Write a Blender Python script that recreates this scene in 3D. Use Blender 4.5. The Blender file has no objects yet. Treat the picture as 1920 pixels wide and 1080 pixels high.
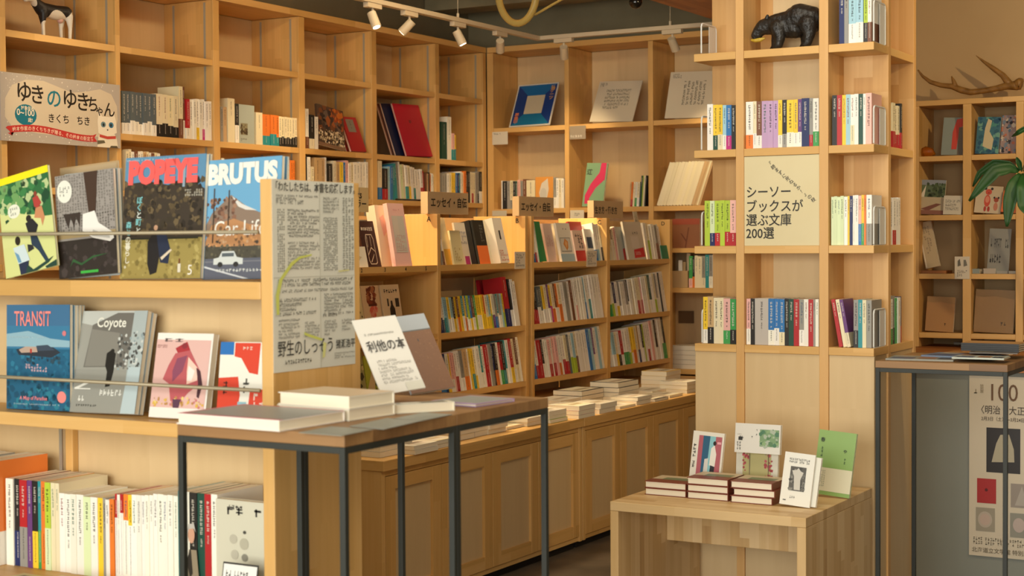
import bpy, math, random
from mathutils import Vector, Matrix
random.seed(7)
SC = bpy.context.scene
COL = SC.collection
R = math.radians

# ------------------------------------------------------------------ camera
EYE = Vector((0, 0, 1.31)); FPX = 2927.4
def cam_axes(yaw=R(30.1705), p=R(1.63286), r=R(-.36787)):
    fwd = Vector((-math.sin(yaw), math.cos(yaw), 0)); right = Vector((math.cos(yaw), math.sin(yaw), 0)); up = Vector((0, 0, 1))
    f2 = fwd*math.cos(p)-up*math.sin(p); u2 = up*math.cos(p)+fwd*math.sin(p)
    return right*math.cos(r)+u2*math.sin(r), u2*math.cos(r)-right*math.sin(r), f2
CR, CU, CF = cam_axes()
cd = bpy.data.cameras.new('camera'); cam = bpy.data.objects.new('camera', cd); COL.objects.link(cam)
cam.matrix_world = Matrix(((CR.x, CU.x, -CF.x, EYE.x), (CR.y, CU.y, -CF.y, EYE.y), (CR.z, CU.z, -CF.z, EYE.z), (0, 0, 0, 1)))
cd.sensor_width = 36; cd.lens = FPX/1920*36; cd.clip_end = 100
cd.dof.use_dof = True; cd.dof.focus_distance = 5.6; cd.dof.aperture_fstop = 6.3
SC.camera = cam
# ------------------------------------------------------------------ world, exposure, lights
SC.view_settings.view_transform = 'Standard'; SC.view_settings.look = 'None'
SC.view_settings.exposure = 0.55; SC.view_settings.gamma = 1; SC.view_settings.use_curve_mapping = False
w = bpy.data.worlds.new('world'); SC.world = w; w.use_nodes = True
w.node_tree.nodes['Background'].inputs[0].default_value = (.95, .93, .88, 1)
w.node_tree.nodes['Background'].inputs[1].default_value = .45
SC.cycles.max_bounces = 6; SC.cycles.diffuse_bounces = 4; SC.cycles.use_denoising = True
def area(name, loc, to, sx, sy, power, color, spread=180):
    l = bpy.data.lights.new(name, 'AREA'); l.shape = 'RECTANGLE'; l.size = sx; l.size_y = sy; l.energy = power; l.color = color; l.spread = R(spread)
    o = bpy.data.objects.new(name, l); COL.objects.link(o); o.location = loc
    o.rotation_euler = (Vector(to)-Vector(loc)).to_track_quat('-Z', 'Y').to_euler(); return o
area('shopfront_daylight', (-1.1, -1.8, 1.55), (-1.9, 4, .95), 5.0, 2.3, 188, (1, .98, .89))
area('warm_fill_front', (-1.2, 3.4, 2.85), (-1.2, 3.4, 0), 1.6, 1.6, 22, (1, .89, .70))  # added warm ambient fill from overhead, has no fixture
area('warm_fill_back', (-2.95, 5.3, 2.88), (-2.95, 5.3, 0), 1.6, 2.0, 80, (1, .78, .47))  # unseen fill added to brighten the back shelves, not a real lamp
SPOT_COL = (1, .75, .43)

# ------------------------------------------------------------------ helpers
def ray(u, v): return CF+CR*((u-960)/FPX)-CU*((v-540)/FPX)
def W(u, v, ax, val):
    """the point of a real plane (a wall, a shelf front, a table top) that the photograph shows at pixel u, v"""
    d = ray(u, v); k = 'xyz'.index(ax); return EYE+d*((val-EYE[k])/d[k])
def srgb(h):
    if not isinstance(h, str): return tuple(h)+((1,) if len(h) == 3 else ())
    h = h.lstrip('#'); c = [int(h[i:i+2], 16)/255 for i in (0, 2, 4)]
    return tuple((x/12.92 if x <= .04045 else ((x+.055)/1.055)**2.4) for x in c)+(1,)
_M = {}
def plain(h, rough=.5, metal=0, name=None):
    k = ('p', h, rough, metal)
    if k not in _M:
        m = bpy.data.materials.new(name or 'paint_'+str(h)); m.use_nodes = True; b = m.node_tree.nodes['Principled BSDF']
        b.inputs['Base Color'].default_value = srgb(h); b.inputs['Roughness'].default_value = rough; b.inputs['Metallic'].default_value = metal
        _M[k] = m
    return _M[k]
def print_mat():
    if 'print' not in _M:
        m = bpy.data.materials.new('printed_paper'); m.use_nodes = True; n = m.node_tree
        b = n.nodes['Principled BSDF']; a = n.nodes.new('ShaderNodeAttribute'); a.attribute_name = 'Col'
        n.links.new(a.outputs['Color'], b.inputs['Base Color']); b.inputs['Roughness'].default_value = .42
        _M['print'] = m
    return _M['print']
def wood(grain='z', cross='y', tone='pine'):
    k = ('wood', grain, cross, tone)
    if k in _M: return _M[k]
    m = bpy.data.materials.new('wood_'+tone); m.use_nodes = True; nt = m.node_tree; N = nt.nodes.new; Lk = nt.links.new
    b = nt.nodes['Principled BSDF']
    tc = N('ShaderNodeTexCoord'); sp = N('ShaderNodeSeparateXYZ'); Lk(tc.outputs['Object'], sp.inputs[0])
    def math_(op, a, c):
        q = N('ShaderNodeMath'); q.operation = op
        for i, s in enumerate((a, c)):
            if s is None: continue
            if isinstance(s, (int, float)): q.inputs[i].default_value = s
            else: Lk(s, q.inputs[i])
        return q.outputs[0]
    ga, cr = sp.outputs['XYZ'.index(grain.upper())], sp.outputs['XYZ'.index(cross.upper())]
    third = sp.outputs[3-'xyz'.index(grain)-'xyz'.index(cross)]
    strip_w, strip_l = {'pine': (.046, .55), 'block': (.031, .35), 'walnut': (.05, .33), 'plank': (.062, .9), 'ply': (.31, 9), 'dark': (.05, .5)}[tone]
    s1 = math_('FLOOR', math_('DIVIDE', cr, strip_w), None)
    wn = N('ShaderNodeTexWhiteNoise'); wn.noise_dimensions = '1D'; Lk(s1, wn.inputs['W'])
    s2 = math_('FLOOR', math_('ADD', math_('DIVIDE', ga, strip_l), math_('MULTIPLY', wn.outputs['Value'], 5)), None)
    wn2 = N('ShaderNodeTexWhiteNoise'); wn2.noise_dimensions = '2D'; cb = N('ShaderNodeCombineXYZ'); Lk(s1, cb.inputs[0]); Lk(s2, cb.inputs[1]); Lk(cb.outputs[0], wn2.inputs['Vector'])
    gv = N('ShaderNodeCombineXYZ'); Lk(math_('MULTIPLY', ga, 2.2), gv.inputs[0])
    Lk(math_('ADD', math_('MULTIPLY', cr, 55 if tone != 'ply' else 26), math_('MULTIPLY', wn2.outputs['Value'], 40)), gv.inputs[1]); Lk(math_('MULTIPLY', third, 30), gv.inputs[2])
    no = N('ShaderNodeTexNoise'); no.inputs['Scale'].default_value = 1; no.inputs['Detail'].default_value = 3; no.inputs['Distortion'].default_value = .5; Lk(gv.outputs[0], no.inputs['Vector'])
    mix = math_('ADD', math_('MULTIPLY', wn2.outputs['Value'], {'ply': .22, 'pine': .42, 'block': .8, 'plank': .6, 'walnut': .6, 'dark': .5}[tone]), math_('MULTIPLY', no.outputs['Fac'], .5))
    cm = N('ShaderNodeValToRGB'); Lk(mix, cm.inputs[0])
    cols = {'pine': ('c79a56', 'd8aa65', 'e4bb7c'), 'block': ('b48b56', 'cba66e', 'dfc08e'), 'plank': ('bf8c4c', 'd0a060', 'dfb478'), 'walnut': ('6c4c2c', '8c663e', 'a67f50'), 'ply': ('cdb082', 'd6ba8c', 'dec498'), 'dark': ('8a5428', 'a86a35', 'bb7d42')}[tone]
    e = cm.color_ramp.elements; e[0].position = .15; e[0].color = srgb(cols[0]); e[1].position = .95; e[1].color = srgb(cols[2])
    x = e.new(.5); x.color = srgb(cols[1])
    Lk(cm.outputs[0], b.inputs['Base Color']); b.inputs['Roughness'].default_value = .48
    bp = N('ShaderNodeBump'); bp.inputs['Strength'].default_value = .06; bp.inputs['Distance'].default_value = .002; Lk(no.outputs['Fac'], bp.inputs['Height']); Lk(bp.outputs[0], b.inputs['Normal'])
    _M[k] = m; return m
def rough_mat(name, c0, c1, scale=3, rough=.85, bump=.2):
    if name in _M: return _M[name]
    m = bpy.data.materials.new(name); m.use_nodes = True; nt = m.node_tree; b = nt.nodes['Principled BSDF']
    tc = nt.nodes.new('ShaderNodeTexCoord'); no = nt.nodes.new('ShaderNodeTexNoise'); no.inputs['Scale'].default_value = scale; no.inputs['Detail'].default_value = 8
    cm = nt.nodes.new('ShaderNodeValToRGB'); cm.color_ramp.elements[0].color = srgb(c0); cm.color_ramp.elements[1].color = srgb(c1); cm.color_ramp.elements[0].position = .3; cm.color_ramp.elements[1].position = .7
    bp = nt.nodes.new('ShaderNodeBump'); bp.inputs['Strength'].default_value = bump; bp.inputs['Distance'].default_value = .01
    nt.links.new(tc.outputs['Object'], no.inputs['Vector']); nt.links.new(no.outputs['Fac'], cm.inputs[0]); nt.links.new(cm.outputs[0], b.inputs['Base Color'])
    nt.links.new(no.outputs['Fac'], bp.inputs['Height']); nt.links.new(bp.outputs[0], b.inputs['Normal']); b.inputs['Roughness'].default_value = rough
    _M[name] = m; return m

class MB:
    """collects boxes and polygons (with a flat colour each) and links them as one mesh object"""
    def __init__(s): s.v = []; s.f = []; s.c = []
    def box(s, x0, x1, y0, y1, z0, z1, col=(1, 1, 1, 1)):
        n = len(s.v); s.v += [(x, y, z) for x in (x0, x1) for y in (y0, y1) for z in (z0, z1)]
        for q in ((0, 1, 3, 2), (4, 6, 7, 5), (0, 4, 5, 1), (2, 3, 7, 6), (0, 2, 6, 4), (1, 5, 7, 3)):
            s.f.append([n+i for i in q]); s.c.append(col)
        return s
    def poly(s, pts, col):
        n = len(s.v); s.v += [tuple(p) for p in pts]; s.f.append(list(range(n, n+len(pts)))); s.c.append(col); return s
    def cyl(s, p0, p1, r0, r1=None, n=12, col=(1, 1, 1, 1)):
        r1 = r0 if r1 is None else r1; p0, p1 = Vector(p0), Vector(p1); d = (p1-p0).normalized(); a = d.orthogonal().normalized(); c = d.cross(a); b = len(s.v)
        for p, r in ((p0, r0), (p1, r1)):
            s.v += [tuple(p+a*(r*math.cos(2*math.pi*i/n))+c*(r*math.sin(2*math.pi*i/n))) for i in range(n)]
        for i in range(n): s.f.append([b+i, b+(i+1) % n, b+n+(i+1) % n, b+n+i]); s.c.append(col)
        s.f.append([b+i for i in reversed(range(n))]); s.f.append([b+n+i for i in range(n)]); s.c += [col, col]; return s
    def tube(s, pts, rad, n=8, col=(1, 1, 1, 1), closed=False):
        pts = [Vector(p) for p in pts]; b = len(s.v); ring = []; prev = None
        for i, p in enumerate(pts):
            d = (pts[min(i+1, len(pts)-1)]-pts[max(i-1, 0)]).normalized()
            a = d.orthogonal().normalized() if prev is None else (prev-d*prev.dot(d)).normalized()
            prev = a; c = d.cross(a); r = rad[i] if isinstance(rad, (list, tuple)) else rad
            s.v += [tuple(p+a*(r*math.cos(2*math.pi*k/n))+c*(r*math.sin(2*math.pi*k/n))) for k in range(n)]
        for i in range(len(pts)-1):
            for k in range(n): s.f.append([b+i*n+k, b+i*n+(k+1) % n, b+(i+1)*n+(k+1) % n, b+(i+1)*n+k]); s.c.append(col)
        s.f.append([b+k for k in reversed(range(n))]); s.f.append([b+(len(pts)-1)*n+k for k in range(n)]); s.c += [col, col]; return s
    def build(s, name, m, parent=None, mw=None, smooth=False, bevel=0):
        me = bpy.data.meshes.new(name); me.from_pydata(s.v, [], s.f)
        if m is print_mat():
            at = me.color_attributes.new('Col', 'FLOAT_COLOR', 'CORNER'); buf = []
            for f, c in zip(s.f, s.c): buf += list(srgb(c) if isinstance(c, str) else c)*len(f)
            at.data.foreach_set('color', buf)
        me.materials.append(m)
        if smooth: me.shade_smooth()
        o = bpy.data.objects.new(name, me); COL.objects.link(o)
        if parent: o.parent = parent
        if mw is not None: o.matrix_local = mw
        if bevel:
            bv = o.modifiers.new('soft_edges', 'BEVEL'); bv.width = bevel; bv.segments = 2; bv.limit_method = 'ANGLE'
        return o
def thing(name, label, cat, loc=(0, 0, 0), group=None, mw=None):
    o = bpy.data.objects.new(name, None); COL.objects.link(o); o.empty_display_size = .05
    if mw is not None: o.matrix_world = mw
    else: o.location = loc
    return tag(o, label, cat, group)
def tag(o, label, cat, group=None):
    o['label'] = label; o['category'] = cat
    if group: o['group'] = group
    return o
def pbox(name, root, x0, x1, y0, y1, z0, z1, m, bevel=.0012):
    """a board given in room coordinates, as a part of root (an Empty that is not rotated)"""
    L = root.location
    return MB().box(x0-L.x, x1-L.x, y0-L.y, y1-L.y, z0-L.z, z1-L.z).build(name, m, root, bevel=bevel)
def sbox(name, x0, x1, y0, y1, z0, z1, m):
    o = MB().box(x0, x1, y0, y1, z0, z1).build(name, m); o['kind'] = 'structure'; return o
def text(parent, s, x, z, size, col='201c18', y=-.0016, ax='LEFT', sx=1, bold=0, rot=0, vertical=False, name='lettering', face='front', sp=1.0, rough=.5):
    if vertical: s = '\n'.join(s)
    c = bpy.data.curves.new(name, 'FONT'); c.body = s; c.size = size; c.align_x = ax; c.fill_mode = 'FRONT'; c.space_line = sp if not vertical else .80*sp; c.resolution_u = 3
    c.offset = bold*size; c.materials.append(plain(col, rough))
    o = bpy.data.objects.new(name, c); COL.objects.link(o); o.parent = parent
    if face == 'front': o.matrix_local = Matrix.Translation((x, y, z)) @ Matrix.Rotation(R(rot), 4, Vector((0, -1, 0))) @ Matrix.Rotation(R(90), 4, 'X') @ Matrix.Diagonal((sx, 1, 1, 1))
    else: o.matrix_local = face
    return o
def frame(b, r, up):
    """matrix of an upright sheet: x to its right edge, z up it, y away from the reader"""
    r = Vector(r).normalized(); up = Vector(up); up = (up-r*up.dot(r)).normalized(); y = up.cross(r)
    return Matrix(((r.x, y.x, up.x, b[0]), (r.y, y.y, up.y, b[1]), (r.z, y.z, up.z, b[2]), (0, 0, 0, 1)))
def lean_pose(bl, tl, br, ax, val, lean=8, zb=None, th=.01, yaw=None):
    """pose and size of a flat rectangle standing on a known plane and leaning back by a known angle"""
    back = Vector((0, 1, 0)) if ax != 'x' else Vector((-1, 0, 0)); r = Vector((1, 0, 0)) if ax != 'x' else Vector((0, 1, 0)); zz = Vector((0, 0, 1))
    if yaw is not None: r = Vector((math.cos(R(yaw)), math.sin(R(yaw)), 0)); back = Vector((-r.y, r.x, 0))
    B = W(bl[0], bl[1], ax, val)
    if zb is not None: B = Vector((B.x, B.y, zb))
    s = (zz*math.cos(R(lean))+back*math.sin(R(lean))); n = s.cross(r)
    hit = lambda p: (lambda d: EYE+d*((B-EYE).dot(n)/d.dot(n)))(ray(*p))
    T = hit(tl); up = (T-B); h = up.length; up.normalize(); rt = n.cross(up).normalized()
    if rt.dot(r) < 0: rt = -rt
    w = (hit(br)-B).dot(rt); M = frame(B, rt, up)
    zmin = min((M @ Vector((x, y, 0))).z for x in (0, w) for y in (0, th))
    if zb is not None: M = Matrix.Translation((0, 0, zb+.0004-zmin)) @ M
    return M, w, h

def glyphs(mb, x0, x1, z0, z1, rows, cols, col, y, rnd, fill=.8, vert=False, dens=.85):
    """rows of small brush-like marks: print too small to read"""
    cw, ch = (x1-x0)/cols, (z1-z0)/rows
    for j in range(rows):
        n = cols if rnd.random() > .35 or vert else int(cols*(.45+.5*rnd.random()))
        if vert and rnd.random() < .2: n = cols
        for i in range(n):
            if rnd.random() > dens: continue
            cx, cz = x0+(i+.5)*cw, z1-(j+.5)*ch; a, b = cw*fill/2, ch*fill/2
            for k in range(2):
                zz = cz+b*rnd.uniform(-.9, .9); tt = ch*.075
                mb.poly([(cx-a*rnd.uniform(.5, 1), y, zz-tt), (cx+a*rnd.uniform(.5, 1), y, zz-tt), (cx+a, y, zz+tt), (cx-a*.8, y, zz+tt)], col)
            xx = cx+a*rnd.uniform(-.6, .6); tt = cw*.09
            mb.poly([(xx-tt, y, cz-b), (xx+tt, y, cz-b), (xx+tt, y, cz+b), (xx-tt, y, cz+b)], col)
def art(parent, w, h, items, name='print', y0=-.0006, seed=1, y1=None):
    """flat print: coloured shapes given as fractions of a w x h sheet, laid over each other"""
    mb = MB(); rnd = random.Random(seed); y = y0
    for it in items:
        k = it[0]; y -= .00008
        if k == 'r': _, a, b, c, d, col = it; mb.poly([(a*w, y, b*h), (c*w, y, b*h), (c*w, y, d*h), (a*w, y, d*h)], col)
        elif k == 'p': mb.poly([(a*w, y, b*h) for a, b in it[1]], it[2])
        elif k == 'e':
            _, a, b, ra, rb, col = it; mb.poly([((a+ra*math.cos(t*math.pi/10))*w, y, (b+rb*math.sin(t*math.pi/10))*h) for t in range(20)], col)
        elif k == 'g': _, a, b, c, d, rows, cols, col = it[:8]; glyphs(mb, a*w, c*w, b*h, d*h, rows, cols, col, y, rnd, vert=len(it) > 8)
        elif k == 's':          # scatter of small blots inside a box
            _, a, b, c, d, n, sz, cols = it
            for i in range(n):
                cx, cz, r = rnd.uniform(a, c)*w, rnd.uniform(b, d)*h, sz*w*rnd.uniform(.4, 1.2); t0 = rnd.random()*6
                mb.poly([(min(w, max(0, cx+r*math.cos(t0+t)*rnd.uniform(.6, 1))), y-.00001*(i % 7), min(h, max(0, cz+r*math.sin(t0+t)*rnd.uniform(.6, 1)))) for t in (0, 1.2, 2.4, 3.7, 5)], rnd.choice(cols))
    # later shapes must come out nearer the reader
    return mb.build(name, print_mat(), parent)

# ------------------------------------------------------------------ books
PAL = dict(w=('f1ede1', 'white'), c=('e8dcb8', 'cream'), q=('c8a778', 'beige'), k=('262422', 'black'), g=('98958c', 'grey'), s=('5c676c', 'slate grey'), r=('b4242a', 'red'),
           p=('ecb6ac', 'pink'), o=('e57c30', 'orange'), y=('f2ca34', 'yellow'), b=('2f74b4', 'blue'), n=('1f2b60', 'navy'), t=('2b8f94', 'teal'), a=('9ec8d6', 'pale blue'), v=('6b3f7c', 'purple'),
           m=('c3a0c6', 'lilac'), e=('3f9c50', 'green'), l=('b2cb3e', 'lime'), d=('1e4b3c', 'dark green'), x=('7a4e36', 'brown'), j=('c22a80', 'magenta'), i=('d8e6b8', 'pale green'), h=('c2bab2', 'pale grey'))
ORD = 'first second third fourth fifth sixth seventh eighth ninth tenth eleventh twelfth thirteenth fourteenth fifteenth sixteenth seventeenth eighteenth nineteenth twentieth'.split()
def ordn(i):
    if i < 20: return ORD[i]
    t = {2: 'twenty', 3: 'thirty', 4: 'forty'}[(i+1)//10]
    return t+'-'+ORD[i % 10] if (i+1) % 10 else {2: 'twentieth', 3: 'thirtieth', 4: 'fortieth'}[(i+1)//10]
PAGE = srgb('ede3cb')
def jit(c, rnd, a=.05):
    c = srgb(c); k = 1+rnd.uniform(-a, a); return (min(c[0]*k, 1), min(c[1]*k, 1), min(c[2]*k*(1+rnd.uniform(-a, a)), 1), 1)
def book_mesh(t, d, h, base, band=None, bf=.34, marks=True, rnd=random, hard=False, cover=None):
    mb = MB(); e = .0025 if hard else .0004; c = .0018 if hard else .0006; base = srgb(base); cov = srgb(cover) if cover else base
    mb.box(0, c, 0, d, 0, h, cov); mb.box(t-c, t, 0, d, 0, h, cov); mb.box(c, t-c, 0, c, 0, h, base)
    mb.box(c, t-c, c, d-e-.0006, e, h-e, PAGE)
    if band:
        bc = srgb(band); z1 = h*bf; mb.box(-.0003, t+.0003, -.0004, d*.98, .0004, z1, bc)
    if marks:
        lum = .3*base[0]+.59*base[1]+.11*base[2]; ink = srgb('2b2725') if lum > .25 else srgb('e9e2d2')
        if lum > .25 and rnd.random() < .25: ink = srgb(rnd.choice(['8c2b25', '3a5a80', '6a6258', '2f6b50']))
        g = min(t*.46, .0085); z = h*.93; n = rnd.randint(4, 9); y = -.0007; lo = h*(bf+.03 if band else .3)
        def ch(z, g):
            cx = t/2
            for k in (rnd.uniform(.15, .5), rnd.uniform(-.45, 0)):
                mb.poly([(cx-g*.5*rnd.uniform(.6, 1), y, z-g*.5+k*g-g*.07), (cx+g*.5*rnd.uniform(.6, 1), y, z-g*.5+k*g-g*.07), (cx+g*.45, y, z-g*.5+k*g+g*.07), (cx-g*.4, y, z-g*.5+k*g+g*.07)], ink)
            x = cx+g*rnd.uniform(-.3, .3); mb.poly([(x-g*.07, y, z-g*.95), (x+g*.07, y, z-g*.95), (x+g*.07, y, z-g*.05), (x-g*.07, y, z-g*.05)], ink)
        for i in range(n):
            if z-g < lo: break
            ch(z, g); z -= g*1.18
        z -= g*.8
        for i in range(3):
            if z-g*.7 < lo: break
            ch(z, g*.65); z -= g*.8
        if band and z1 > g*2:
            bl = .3*bc[0]+.59*bc[1]+.11*bc[2]; ink = srgb('2b2725') if bl > .25 else srgb('efe8da'); z = z1-g*.4
            while z-g*.7 > h*.06: ch(z, g*.6); z -= g*.75
    return mb
CELLS = []      # clear widths between uprights: ((plane, depth position), (from, to))
def row(plane, s0, s1, off, z, spec, h0, h1, place, noun='book', name=None, depth=.128, lean=0, roll=0, group=None, marks=True, hard=False, jitter=.006, tilt=0, ref='from the left', gap=0.0003, bf=.34, n0=0):
    """books side by side, spines out. plane L: shelf along +Y, spines facing +X; plane B: shelf along +X, spines facing -Y"""
    rnd = random.Random(place+spec); toks = spec.split(); ws = []
    mid = (s0+s1)/2
    for a, b in CELLS:
        if a[0] == plane and abs(a[1]-off) < .03 and b[0] <= mid <= b[1]: s0 = max(s0, b[0]+.001); s1 = min(s1, b[1]-.0028)
    z += depth*math.sin(R(max(0, lean-tilt)))
    for t in toks:
        num = t.lstrip('abcdefghijklmnopqrstuvwxyzABCDEFGHIJKLMNOPQRSTUVWXYZ'); ws.append(float(num) if num else rnd.uniform(.85, 1.15))
    k = (s1-s0)/sum(ws); s = s0; n = len(toks)
    for i, (t, wd) in enumerate(zip(toks, ws)):
        letters = t.rstrip('0123456789.'); base, bn = PAL[letters[0]]; band = PAL[letters[1].lower()] if len(letters) > 1 else None
        f = i/max(1, n-1); h = h0+(h1-h0)*f+rnd.uniform(-jitter, jitter); th = wd*k*math.cos(R(roll))-gap
        y = off+rnd.uniform(0, .004)
        if plane == 'L': M = Matrix.Translation((y*1-rnd.uniform(0, .004), s, z)) @ Matrix.Rotation(R(-lean), 4, 'Y') @ Matrix.Rotation(R(90), 4, 'Z')
        else: M = Matrix.Translation((s, y, z)) @ Matrix.Rotation(R(-lean), 4, 'X')
        if roll > 0: M = M @ Matrix.Translation((wd*k, 0, 0)) @ Matrix.Rotation(R(roll), 4, 'Y') @ Matrix.Translation((-th, 0, 0))
        elif roll < 0: M = M @ Matrix.Rotation(R(roll), 4, 'Y')
        o = book_mesh(th, depth*rnd.uniform(.97, 1.0), h, jit(base, rnd), jit(band[0], rnd) if band else None, bf*rnd.uniform(.85, 1.15), marks, rnd, hard).build(name or noun.replace(' ', '_'), print_mat(), mw=M)
        lab = f"{bn} {noun}{' with '+band[1]+' band' if band and band[1] != bn else ''}, {ordn(i+n0)} {ref}, {place}"
        if len(lab.replace('-', ' ').split()) > 16: lab = f"{bn} {noun}, {ordn(i+n0)} {ref}, {place}"
        tag(o, lab, 'book' if 'book' in noun else noun.split()[-1], group or 'books on '+place)
        s += wd*k
def flat_book(x, y, z, ang, ln, wd, th, cover, label, group, name='book', cat='book', hard=False, spine='front', items=None, cov_art=None):
    """a closed book lying down; ln along its local x, wd along y; spine at +y or -y side"""
    base = Matrix.Translation((x, y, z)) @ Matrix.Rotation(R(ang), 4, 'Z')
    mb = MB(); e = .003 if hard else .0006; c = .002 if hard else .0007; cv = srgb(cover)
    mb.box(-ln/2, ln/2, -wd/2, wd/2, 0, c, cv); mb.box(-ln/2, ln/2, -wd/2, wd/2, th-c, th, cv)
    if spine == 'front': mb.box(-ln/2, ln/2, -wd/2, -wd/2+c, c, th-c, cv); mb.box(-ln/2+e, ln/2-e, -wd/2+c, wd/2-e, c, th-c, PAGE)
    elif spine == 'right': mb.box(ln/2-c, ln/2, -wd/2, wd/2, c, th-c, cv); mb.box(-ln/2+e, ln/2-c, -wd/2+e, wd/2-e, c, th-c, PAGE)
    else: mb.box(-ln/2, ln/2, wd/2-c, wd/2, c, th-c, cv); mb.box(-ln/2+e, ln/2-e, -wd/2+e, wd/2-c, c, th-c, PAGE)
    if cov_art:
        for q, (a, b, c2, d, col) in enumerate(cov_art): zt = th+.0002+q*.00012; mb.poly([(-ln/2+a*ln, -wd/2+b*wd, zt), (-ln/2+c2*ln, -wd/2+b*wd, zt), (-ln/2+c2*ln, -wd/2+d*wd, zt), (-ln/2+a*ln, -wd/2+d*wd, zt)], col)
    o = mb.build(name, print_mat(), mw=base); tag(o, label, cat, group); return o
LH = [0]
def faceout(bl, tl, br, ax, val, h, t, label, items, name='book', cat='book', group=None, cover='f1ede1', seed=1, spine=None, hard=False, M=None, w=None, lean=8, zb=None, yaw=None):
    """a book or magazine standing with its front cover to the reader"""
    if M is None: M, w, h = lean_pose(bl, tl, br, ax, val, lean, zb, t, yaw)
    LH[0] = h
    root = thing(name, label, cat, mw=M, group=group)
    mb = MB(); cv = srgb(cover); sp = srgb(spine) if spine else cv; c = min(.0006, t/3) if not hard else .002; e = .0006 if not hard else .003
    mb.box(0, w, 0, c, 0, h, cv); mb.box(0, w, t-c, t, 0, h, cv); mb.box(0, c, c, t-c, 0, h, sp); mb.box(c, w-e, c, t-c, e, h-e, PAGE)
    mb.build('cover', print_mat(), root)
    if items: art(root, w, h, items, seed=seed, name='cover_print')
    return root, w

# ------------------------------------------------------------------ the room
PZ = wood('z', 'y'); PZX = wood('z', 'x'); PX = wood('x', 'y'); PXZ = wood('x', 'z'); PY = wood('y', 'x'); PYZ = wood('y', 'z')
PLYY = wood('z', 'y', 'ply'); PLYX = wood('z', 'x', 'ply')
plaster = rough_mat('plaster', '857b5e', '93896a', 4); concrete = rough_mat('concrete', '7e7558', '968c6c', 5); warmwall = rough_mat('warm_plaster', 'b8996c', 'c2a477', 2, bump=.05)
sbox('floor', -6, 3, -3, 9, -.1, 0, rough_mat('worn_floor', '5d5346', '7a6c5a', 6, .6))
sbox('ceiling', -6, 3, -3, 9, 3.0, 3.1, concrete)
sbox('wall_left', -5.3, -5.17, -3, 8.5, 0, 3.0, plaster)
sbox('wall_back', -5.3, -1.9, 8.37, 8.5, 0, 3.0, plaster)
sbox('wall_right', 2.4, 2.55, -3, 6.84, 0, 3.0, warmwall)
sbox('wall_inner', -1.95, 2.55, 6.84, 6.98, 0, 3.0, warmwall)
sbox('wall_return', -1.95, -1.85, 6.98, 8.4, 0, 3.0, warmwall)
bm_ = W(1290, 22, 'z', 2.52)
sbox('trim_1', bm_.x, -1.95, 3.2, 8.36, 2.52, 3.0, wood('y', 'x', 'dark'))                    # boxed timber soffit
sbox('trim_2', -5.16, bm_.x-.02, 7.86, 8.06, 2.70, 3.0, concrete)                               # concrete beam over the back bookcase
sbox('trim_3', -5.16, -4.95, 3.2, 7.84, 2.78, 3.0, concrete)

sbox('trim_4', -4.6, bm_.x-.03, 7.60, 7.72, 2.715, 2.80, plain('1a1814', .6))                       # dark duct under the ceiling
# ------------------------------------------------------------------ bookcases on the walls
def rails(root, pts, z0, z1, side):
    m = plain('a29a86', .5, .1)
    for (a, b) in pts:
        if side == 'y': pbox('shelf_rail', root, a-.006, a+.006, b-.0015, b, z0, z1, m, 0)
        else: pbox('shelf_rail', root, b, b+.0015, a-.006, a+.006, z0, z1, m, 0)
lb = thing('bookcase', 'tall built-in pine bookcase behind the magazine rack, with a cow figurine up high', 'bookcase', (-5.0, 5.6, 0))
XW = -4.85; LU = [(3.70, 3.73), (4.335, 4.365), (4.968, 4.995), (5.597, 5.640), (6.237, 6.285), (6.866, 6.910), (7.490, 7.530), (8.012, 8.048)]
LZ = [2.172, 1.796, 1.5515, 1.24, .90, .56]
for a, b in LU: pbox('upright', lb, XW-.30, XW, a, b, 0, 2.450, wood('z', 'x'))
pbox('top_board', lb, XW-.30, XW+.002, 3.70, 8.048, 2.452, 2.484, PY)
for (a, b), (c, d) in zip(LU, LU[1:]):
    pbox('back_panel', lb, XW-.305, XW-.298, b+.001, c-.001, 0, 2.45, PLYY, 0)
    for z in LZ: pbox('shelf', lb, XW-.297, XW-.003, b+.001, c-.001, z-.028, z, PY)
    rails(lb, [(XW-.05, c), (XW-.24, c)], .3, 2.44, 'y')
YB = 8.056
bb = thing('bookcase', 'built-in pine bookcase on the far wall holding the blue framed sheet and two white boards', 'bookcase', (-3.5, 8.2, 0))
BU = [(-4.848, -4.806), (-4.321, -4.293), (-3.784, -3.754), (-3.25, -3.22), (-2.71, -2.68), (-2.0, -1.96)]
BZ = [2.000, 1.516, 1.055, .597]
for a, b in BU: pbox('upright', bb, a, b, YB, YB+.30, 0, 2.45, wood('z', 'y'))
pbox('top_board', bb, -4.846, -1.96, YB-.002, YB+.30, 2.452, 2.484, PX)
for (a, b), (c, d) in zip(BU, BU[1:]):
    pbox('back_panel', bb, b+.001, c-.001, YB+.298, YB+.305, 0, 2.45, PLYX, 0)
    for z in BZ: pbox('shelf', bb, b+.001, c-.001, YB+.003, YB+.297, z-.028, z, PX)

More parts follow.
